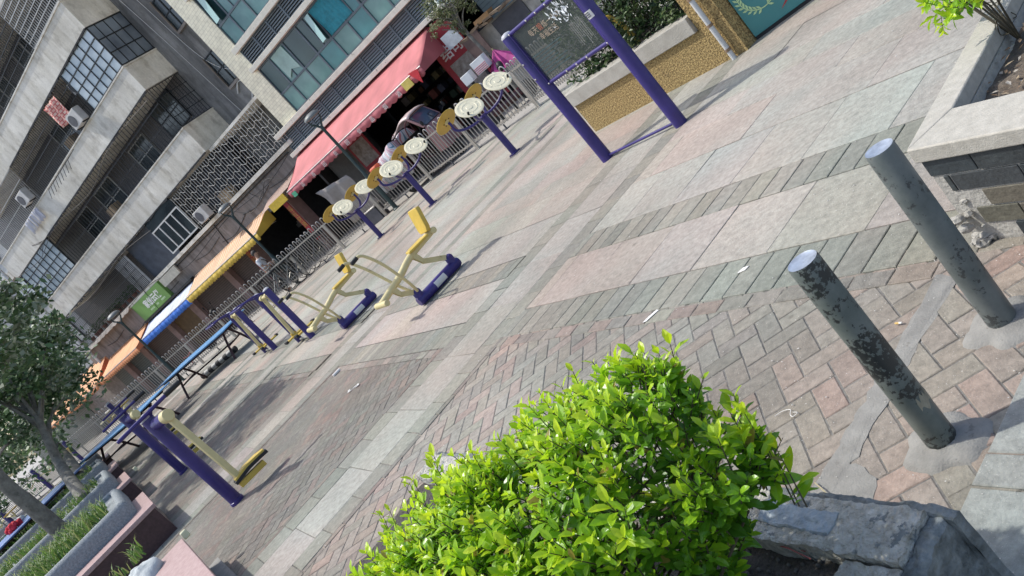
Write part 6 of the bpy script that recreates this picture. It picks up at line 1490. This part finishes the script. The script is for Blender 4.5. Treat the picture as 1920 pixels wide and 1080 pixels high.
# local x forward, y to its left
sh_ = [(.98, .55), (.95, .95), (.72, 1.28), (.40, 1.66), (.30, 1.72), (-.20, 1.74), (-.55, 1.66)]
mb = MB(); w = .43
mb.prism([Vector((x, -w, z)) for x, z in [(1.02, .38), (1.0, .9), (.80, 1.20), (.74, 1.20), (.60, .95), (.55, .40)]], (0, 2 * w, 0)); mb.build('front_shell', m_tri, tr, bevel=.05)
mb = MB()
for s in (-1, 1): mb.prism([Vector((x, s * w - .03, z)) for x, z in [(.80, 1.20), (.42, 1.66), (.34, 1.66), (.70, 1.20)]], (0, .06, 0))
mb.prism([Vector((.46, -w, 1.60)), Vector((.46, w, 1.60)), Vector((.38, w, 1.70)), Vector((.38, -w, 1.70))], (-.05, 0, -.02)); mb.build('windscreen_frame', m_tri, tr, bevel=.012)
mb = MB(); mb.prism([Vector((.80, -w + .04, 1.22)), Vector((.80, w - .04, 1.22)), Vector((.44, w - .04, 1.64)), Vector((.44, -w + .04, 1.64))], (-.014, 0, -.012)); ws_ = mb.build('windscreen', m_ws, tr, angle=0)
mb = MB(); mb.tube([(.815, .1, 1.22), (.66, .12, 1.40), (.63, .35, 1.40)], .009, 5); mb.build('wiper', m_blk, ws_)
mb = MB(); vs = []; n = 10
for i in range(n + 1):
    t = i / n; x = .50 - 1.15 * t; z = 1.67 + .10 * math.sin(PI * min(1, t * 1.2 + .1)) - .10 * t * t
    for y, dz in ((-w - .04, -.05), (-w + .1, .0), (0, .02), (w - .1, .0), (w + .04, -.05)): vs.append((x, y, z + dz))
mb.add(vs, [(i * 5 + j, i * 5 + j + 1, (i + 1) * 5 + j + 1, (i + 1) * 5 + j) for i in range(n) for j in range(4)]); o = mb.build('roof', mat('pale pink roof', (.56, .44, .42), .4, var=.1), tr); s_ = o.modifiers.new('thick', 'SOLIDIFY'); s_.thickness = .03
for s in (-1, 1):
    mb = MB(); mb.tube(smooth([(.35, s * w, 1.64), (.1, s * (w + .02), 1.5), (-.05, s * w, 1.1), (-.05, s * w, .6), (.3, s * w, .45)], 5), .02, 8); mb.tube([(-.05, s * w, 1.05), (-.55, s * w, 1.0), (-.5, s * w, 1.6)], .018, 8); mb.build('side_frame', m_tri2, tr)
    mb = MB(); mb.tube([(.9, s * w, 1.2), (.95, s * (w + .16), 1.28)], .01, 5); mb.ball((.95, s * (w + .2), 1.33), .08, 9, 6, sc=(.35, .8, 1)); mb.build('mirror', m_blk, tr)
    mb = MB(); mb.lathe([(.001, 0), (.07, .0), (.08, .03), (.001, .05)], 16, (1.0, s * .36, .80), Matrix.Rotation(PI / 2, 3, 'Y')); mb.build('headlight', m_pale, tr)
mb = MB(); mb.box((-.3, 0, .72), (.45, .95, .16)); mb.box((-.5, 0, 1.0), (.12, .95, .5)); mb.build('seat', m_blk, tr, bevel=.04)
mb = MB(); mb.tube([(.45, 0, .8), (.25, 0, 1.15)], .03, 8); mb.tube(arc((.25, 0, 1.16), .2, 0, 2 * PI, 16, (0, 1, 0), (.5, 0, .86)), .016, 6); mb.build('steering_wheel', m_blk, tr)
mb = MB(); mb.box((-1.35, 0, .55), (1.55, 1.15, .08)); mb.box((-1.35, -.56, .72), (1.55, .04, .3)); mb.box((-1.35, .56, .72), (1.55, .04, .3)); mb.box((-2.12, 0, .72), (.04, 1.1, .3)); mb.build('cargo_bed', m_tri2, tr)
mb = MB(); mb.box((-.1, 0, .42), (1.2, .9, .1)); mb.build('chassis', m_blk, tr)
for (x, y) in ((.8, 0), (-1.35, -.5), (-1.35, .5)):
    mb = MB(); mb.lathe([(.15, -.07), (.25, -.06), (.27, -.03), (.27, .03), (.25, .06), (.15, .07)], 22, (x, y, .27), Matrix.Rotation(PI / 2, 3, 'X')); wh_ = mb.build('wheel', m_blk, tr)
    mb = MB(); mb.lathe([(.001, -.06), (.15, -.05), (.15, .05), (.001, .06)], 16, (x, y, .27), Matrix.Rotation(PI / 2, 3, 'X')); mb.build('rim', m_stl, wh_)
tr.scale = (.86, .86, .96)
# striped tarpaulin over the load
def tarp_mat():
    m = bpy.data.materials.new('striped woven tarpaulin'); m.use_nodes = True; n = m.node_tree.nodes; l = m.node_tree.links; b = n['Principled BSDF']; b.inputs['Roughness'].default_value = .55
    tc = n.new('ShaderNodeTexCoord'); mp = n.new('ShaderNodeMapping'); l.new(tc.outputs['Object'], mp.inputs[0]); mp.inputs['Rotation'].default_value = (.2, .5, .35)
    wv = n.new('ShaderNodeTexWave'); wv.inputs['Scale'].default_value = 1.35; wv.inputs['Distortion'].default_value = 1.2; wv.inputs['Detail'].default_value = 1; l.new(mp.outputs[0], wv.inputs['Vector'])
    rp = n.new('ShaderNodeValToRGB'); rp.color_ramp.interpolation = 'CONSTANT'; l.new(wv.outputs[0], rp.inputs[0]); e = rp.color_ramp.elements
    e[0].position = 0; e[0].color = (.62, .62, .64, 1); e[1].position = .28; e[1].color = (.12, .25, .33, 1)
    for p_, c_ in ((.42, (.64, .63, .64, 1)), (.60, (.55, .20, .22, 1)), (.74, (.62, .60, .62, 1)), (.9, (.50, .30, .36, 1))):
        q = e.new(p_); q.color = c_
    l.new(rp.outputs[0], b.inputs['Base Color']); return m
mb = MB(); nx, ny = 26, 22; vs = []
for i in range(nx + 1):
    for j in range(ny + 1):
        x = -.62 - 1.75 * i / nx; s = (j / ny - .5) * 2; e = min(1, (1 - abs(s)) * 3.2); ex = min(1, i / 3, (nx - i) / 4)
        y = .66 * max(-1, min(1, s * 1.25)) + .04 * math.sin(i * .9); z = .72 + (.80 - .30 * i / nx) * (e ** .5) * (.45 + .55 * ex) + .07 * noise.noise(Vector((x * 3, s * 2, 1))) - .25 * (1 - e)
        vs.append((x, y, z))
mb.add(vs, [(i * (ny + 1) + j, (i + 1) * (ny + 1) + j, (i + 1) * (ny + 1) + j + 1, i * (ny + 1) + j + 1) for i in range(nx) for j in range(ny)])
o = mb.build('striped_tarpaulin', tarp_mat(), loc=tr.location, rotz=-.08); s_ = o.modifiers.new('thick', 'SOLIDIFY'); s_.thickness = .012; o.scale = (.86, .86, .96); tag(o, 'white red and blue striped tarpaulin over the load of the pink tricycle', 'tarpaulin')
mb = MB(); mb.box((0, 0, 0), (.3, .25, .25)); o = mb.build('red_bag', mat('orange red bag', (.62, .12, .05), .6), bevel=.05, loc=onY(706, 318, 16.6)); tag(o, 'orange red bag at the tail end of the striped tarpaulin', 'bag')

# ================================================================== PERSON, BICYCLES, CLUTTER BEHIND THE FENCE
def skin_mesh(name, joints, edges, m, parent, lv=2):
    me = bpy.data.meshes.new(name); me.from_pydata([j[0] for j in joints], edges, []); o = bpy.data.objects.new(name, me); COL.objects.link(o)
    sk = o.modifiers.new('skin', 'SKIN'); sk.use_smooth_shade = True
    for i, j in enumerate(joints):
        r = j[1]; me.skin_vertices[0].data[i].radius = (r if isinstance(r, tuple) else (r, r)); me.skin_vertices[0].data[i].use_root = (i == 0)
    s = o.modifiers.new('sub', 'SUBSURF'); s.levels = lv; s.render_levels = lv
    me.materials.append(m); o.parent = parent; return o
pp = AT(497, 500, 28.2)
pr = thing('person', 'person in a white shirt with a dark shoulder strap behind the fence', 'person', (pp.x, pp.y, 0), -1.0)
m_skin = mat('skin', (.42, .25, .17), .55, var=.08); m_shirt = mat('white shirt', (.66, .68, .70), .8, var=.08); m_trs = mat('dark trousers', (.04, .045, .055), .8); m_hair = mat('short grey black hair', (.05, .045, .042), .7)
J = [((0, 0, .95), (.13, .10)), ((0, .0, 1.15), (.13, .10)), ((0, .01, 1.36), (.15, .10)), ((0, .03, 1.46), (.06, .06)), ((0, .05, 1.54), (.06, .065)), ((0, .07, 1.62), (.078, .095)), ((0, .07, 1.69), (.06, .075)),
     ((-.18, .01, 1.38), .06), ((-.24, .06, 1.14), .045), ((-.16, .26, 1.04), .034), ((-.13, .34, 1.03), .03), ((.18, .01, 1.38), .06), ((.24, .06, 1.14), .045), ((.16, .26, 1.04), .034), ((.13, .34, 1.03), .03),
     ((-.09, 0, .86), .09), ((-.10, .02, .48), .065), ((-.10, -.02, .08), .042), ((-.10, .12, .03), .035), ((.09, 0, .86), .09), ((.10, .02, .48), .065), ((.10, -.02, .08), .042), ((.10, .12, .03), .035)]
Ed = [(0, 1), (1, 2), (2, 3), (3, 4), (4, 5), (5, 6), (2, 7), (7, 8), (8, 9), (9, 10), (2, 11), (11, 12), (12, 13), (13, 14), (0, 15), (15, 16), (16, 17), (17, 18), (0, 19), (19, 20), (20, 21), (21, 22)]
skin_mesh('body', J, Ed, m_skin, pr)
Js = [((0, 0, .93), (.155, .125)), ((0, 0, 1.15), (.155, .122)), ((0, .01, 1.36), (.17, .12)), ((0, .025, 1.44), (.085, .08)), ((-.19, .01, 1.375), .075), ((-.235, .05, 1.2), .064), ((.19, .01, 1.375), .075), ((.235, .05, 1.2), .064)]
skin_mesh('shirt', Js, [(0, 1), (1, 2), (2, 3), (2, 4), (4, 5), (2, 6), (6, 7)], m_shirt, pr)
Jt = [((0, 0, .93), (.14, .115)), ((-.09, 0, .84), .102), ((-.10, .02, .48), .078), ((-.10, -.02, .1), .06), ((.09, 0, .84), .102), ((.10, .02, .48), .078), ((.10, -.02, .1), .06)]
skin_mesh('trousers', Jt, [(0, 1), (1, 2), (2, 3), (0, 4), (4, 5), (5, 6)], m_trs, pr)
mb = MB(); mb.ball((0, .055, 1.655), .105, 14, 9, sc=(.86, 1.0, 1.0)); mb.v = [v if v[2] > 1.66 or v[1] < .04 else (v[0] * .8, v[1] - .03, v[2]) for v in mb.v]; mb.build('hair', m_hair, pr, angle=60)
mb = MB()
for s in (-1, 1):
    for k in range(5):
        a = Vector((s * (.10 + k * .014), .35, 1.03)); mb.tube([a, a + Vector((0, .035 + .008 * (k % 3), -.01)), a + Vector((0, .05 + .008 * (k % 3), -.035))], [.009, .008, .006], 6)
mb.build('fingers', m_skin, pr)
mb = MB(); mb.tube(smooth([(.13, -.08, 1.44), (.05, .14, 1.32), (-.10, .155, 1.08), (-.17, .1, .95)], 5), .016, 6); mb.build('shoulder_strap', m_blk, pr)
mb = MB()
for s in (-1, 1): mb.ball((s * .032, .158, 1.635), .011, 6, 5)
mb.build('eyes', m_blk, pr); mb = MB(); mb.ball((0, .172, 1.60), .016, 7, 5, sc=(.8, 1, 1.4)); mb.build('nose', m_skin, pr)

def make_bike(label):
    t = thing('bicycle', label, 'bicycle', (0, 0, 0), 0, 'shared bicycles parked behind the fence')
    for x in (-.5, .52):
        mb = MB(); mb.tube(arc((x, 0, .33), .31, 0, 2 * PI, 24, (1, 0, 0), (0, 0, 1)), .013, 5); w_ = mb.build('wheel', m_blk, t)
        mb = MB()
        for k in range(10): a = k * PI / 5; mb.tube([(x, 0, .33), (x + .3 * math.cos(a), 0, .33 + .3 * math.sin(a))], .004, 3)
        mb.build('spokes', m_stl, w_)
    mb = MB(); mb.tube([(-.5, 0, .33), (-.12, 0, .3), (.35, 0, .78), (.52, 0, .33)], .02, 7); mb.tube([(-.12, 0, .3), (-.25, 0, .85)], .02, 7); mb.tube([(-.5, 0, .33), (-.22, 0, .72)], .014, 6); mb.tube([(.35, 0, .78), (.31, 0, 1.02), (.26, -.25, 1.04)], .016, 6); mb.tube([(.31, 0, 1.02), (.26, .25, 1.04)], .016, 6); mb.build('frame', m_shade, t)
    mb = MB(); mb.box((-.27, 0, .88), (.26, .16, .06)); mb.build('saddle', m_blk, t, bevel=.02)
    mb = MB(); mb.box((.58, 0, .82), (.25, .32, .22)); mb.build('basket', m_bar, t)
    return t
bk = make_bike('silver shared bicycle behind the fence below the man in white'); bk.location = (AT(540, 520, 27.4).x, AT(540, 520, 27.4).y, 0); bk.rotation_euler = (0, 0, 1.2)
for k, (px, py, lab) in enumerate([(556, 500, 'silver shared bicycle right of the man in white, behind the fence loops'), (575, 490, 'silver shared bicycle behind the fence near the red banners'), (592, 478, 'silver shared bicycle behind the fence, farthest right of its group'), (520, 545, 'silver shared bicycle behind the fence near the air walkers')]):
    q = AT(px, py, 26.9 + .4 * (k == 3)); copy_tree(bk, (q.x, q.y, 0), 1.2 + .1 * k, lab)
sc2 = copy_tree(sc, onY(392, 605, 17.3) * 1.0, .5, 'dark motor scooter behind the fence by the brown shutter'); sc2.location.z = 0
mb = MB(); q = AT(876, 600 - 400, 21); 
q = onY(706, 345, 16.0)
bx = thing('grey_crate', 'grey and dark crate standing low behind the fence below the tricycle', 'crate', (-17.2, 16.55, 0), .1)
mb = MB(); mb.box((0, 0, .2), (.5, .4, .4)); mb.build('body', m_dgr, bx, bevel=.01); mb = MB(); mb.box((0, 0, .42), (.54, .44, .04)); mb.build('lid', m_stl, bx, bevel=.01)
cs = MB(); n = 16; vs = []
for j in range(10):
    for i in range(n + 1): vs.append((-19.9 + 1.5 * i / n + .05 * math.sin(j), 17.9 - .1 + .06 * math.sin(i * .9 + j * .5) + .04 * j, 1.75 - 1.5 * j / 9 - .2 * (i / n) * (1 - j / 9)))
cs.add(vs, [(j * (n + 1) + i, j * (n + 1) + i + 1, (j + 1) * (n + 1) + i + 1, (j + 1) * (n + 1) + i) for j in range(9) for i in range(n)])
o = cs.build('draped_sheet', mat('pale grey sheet', (.30, .27, .255), .85, col2=(.40, .37, .35), scale=3)); s_ = o.modifiers.new('thick', 'SOLIDIFY'); s_.thickness = .01; tag(o, 'pale grey sheet draped over goods in front of the shop under the red awning', 'sheet')
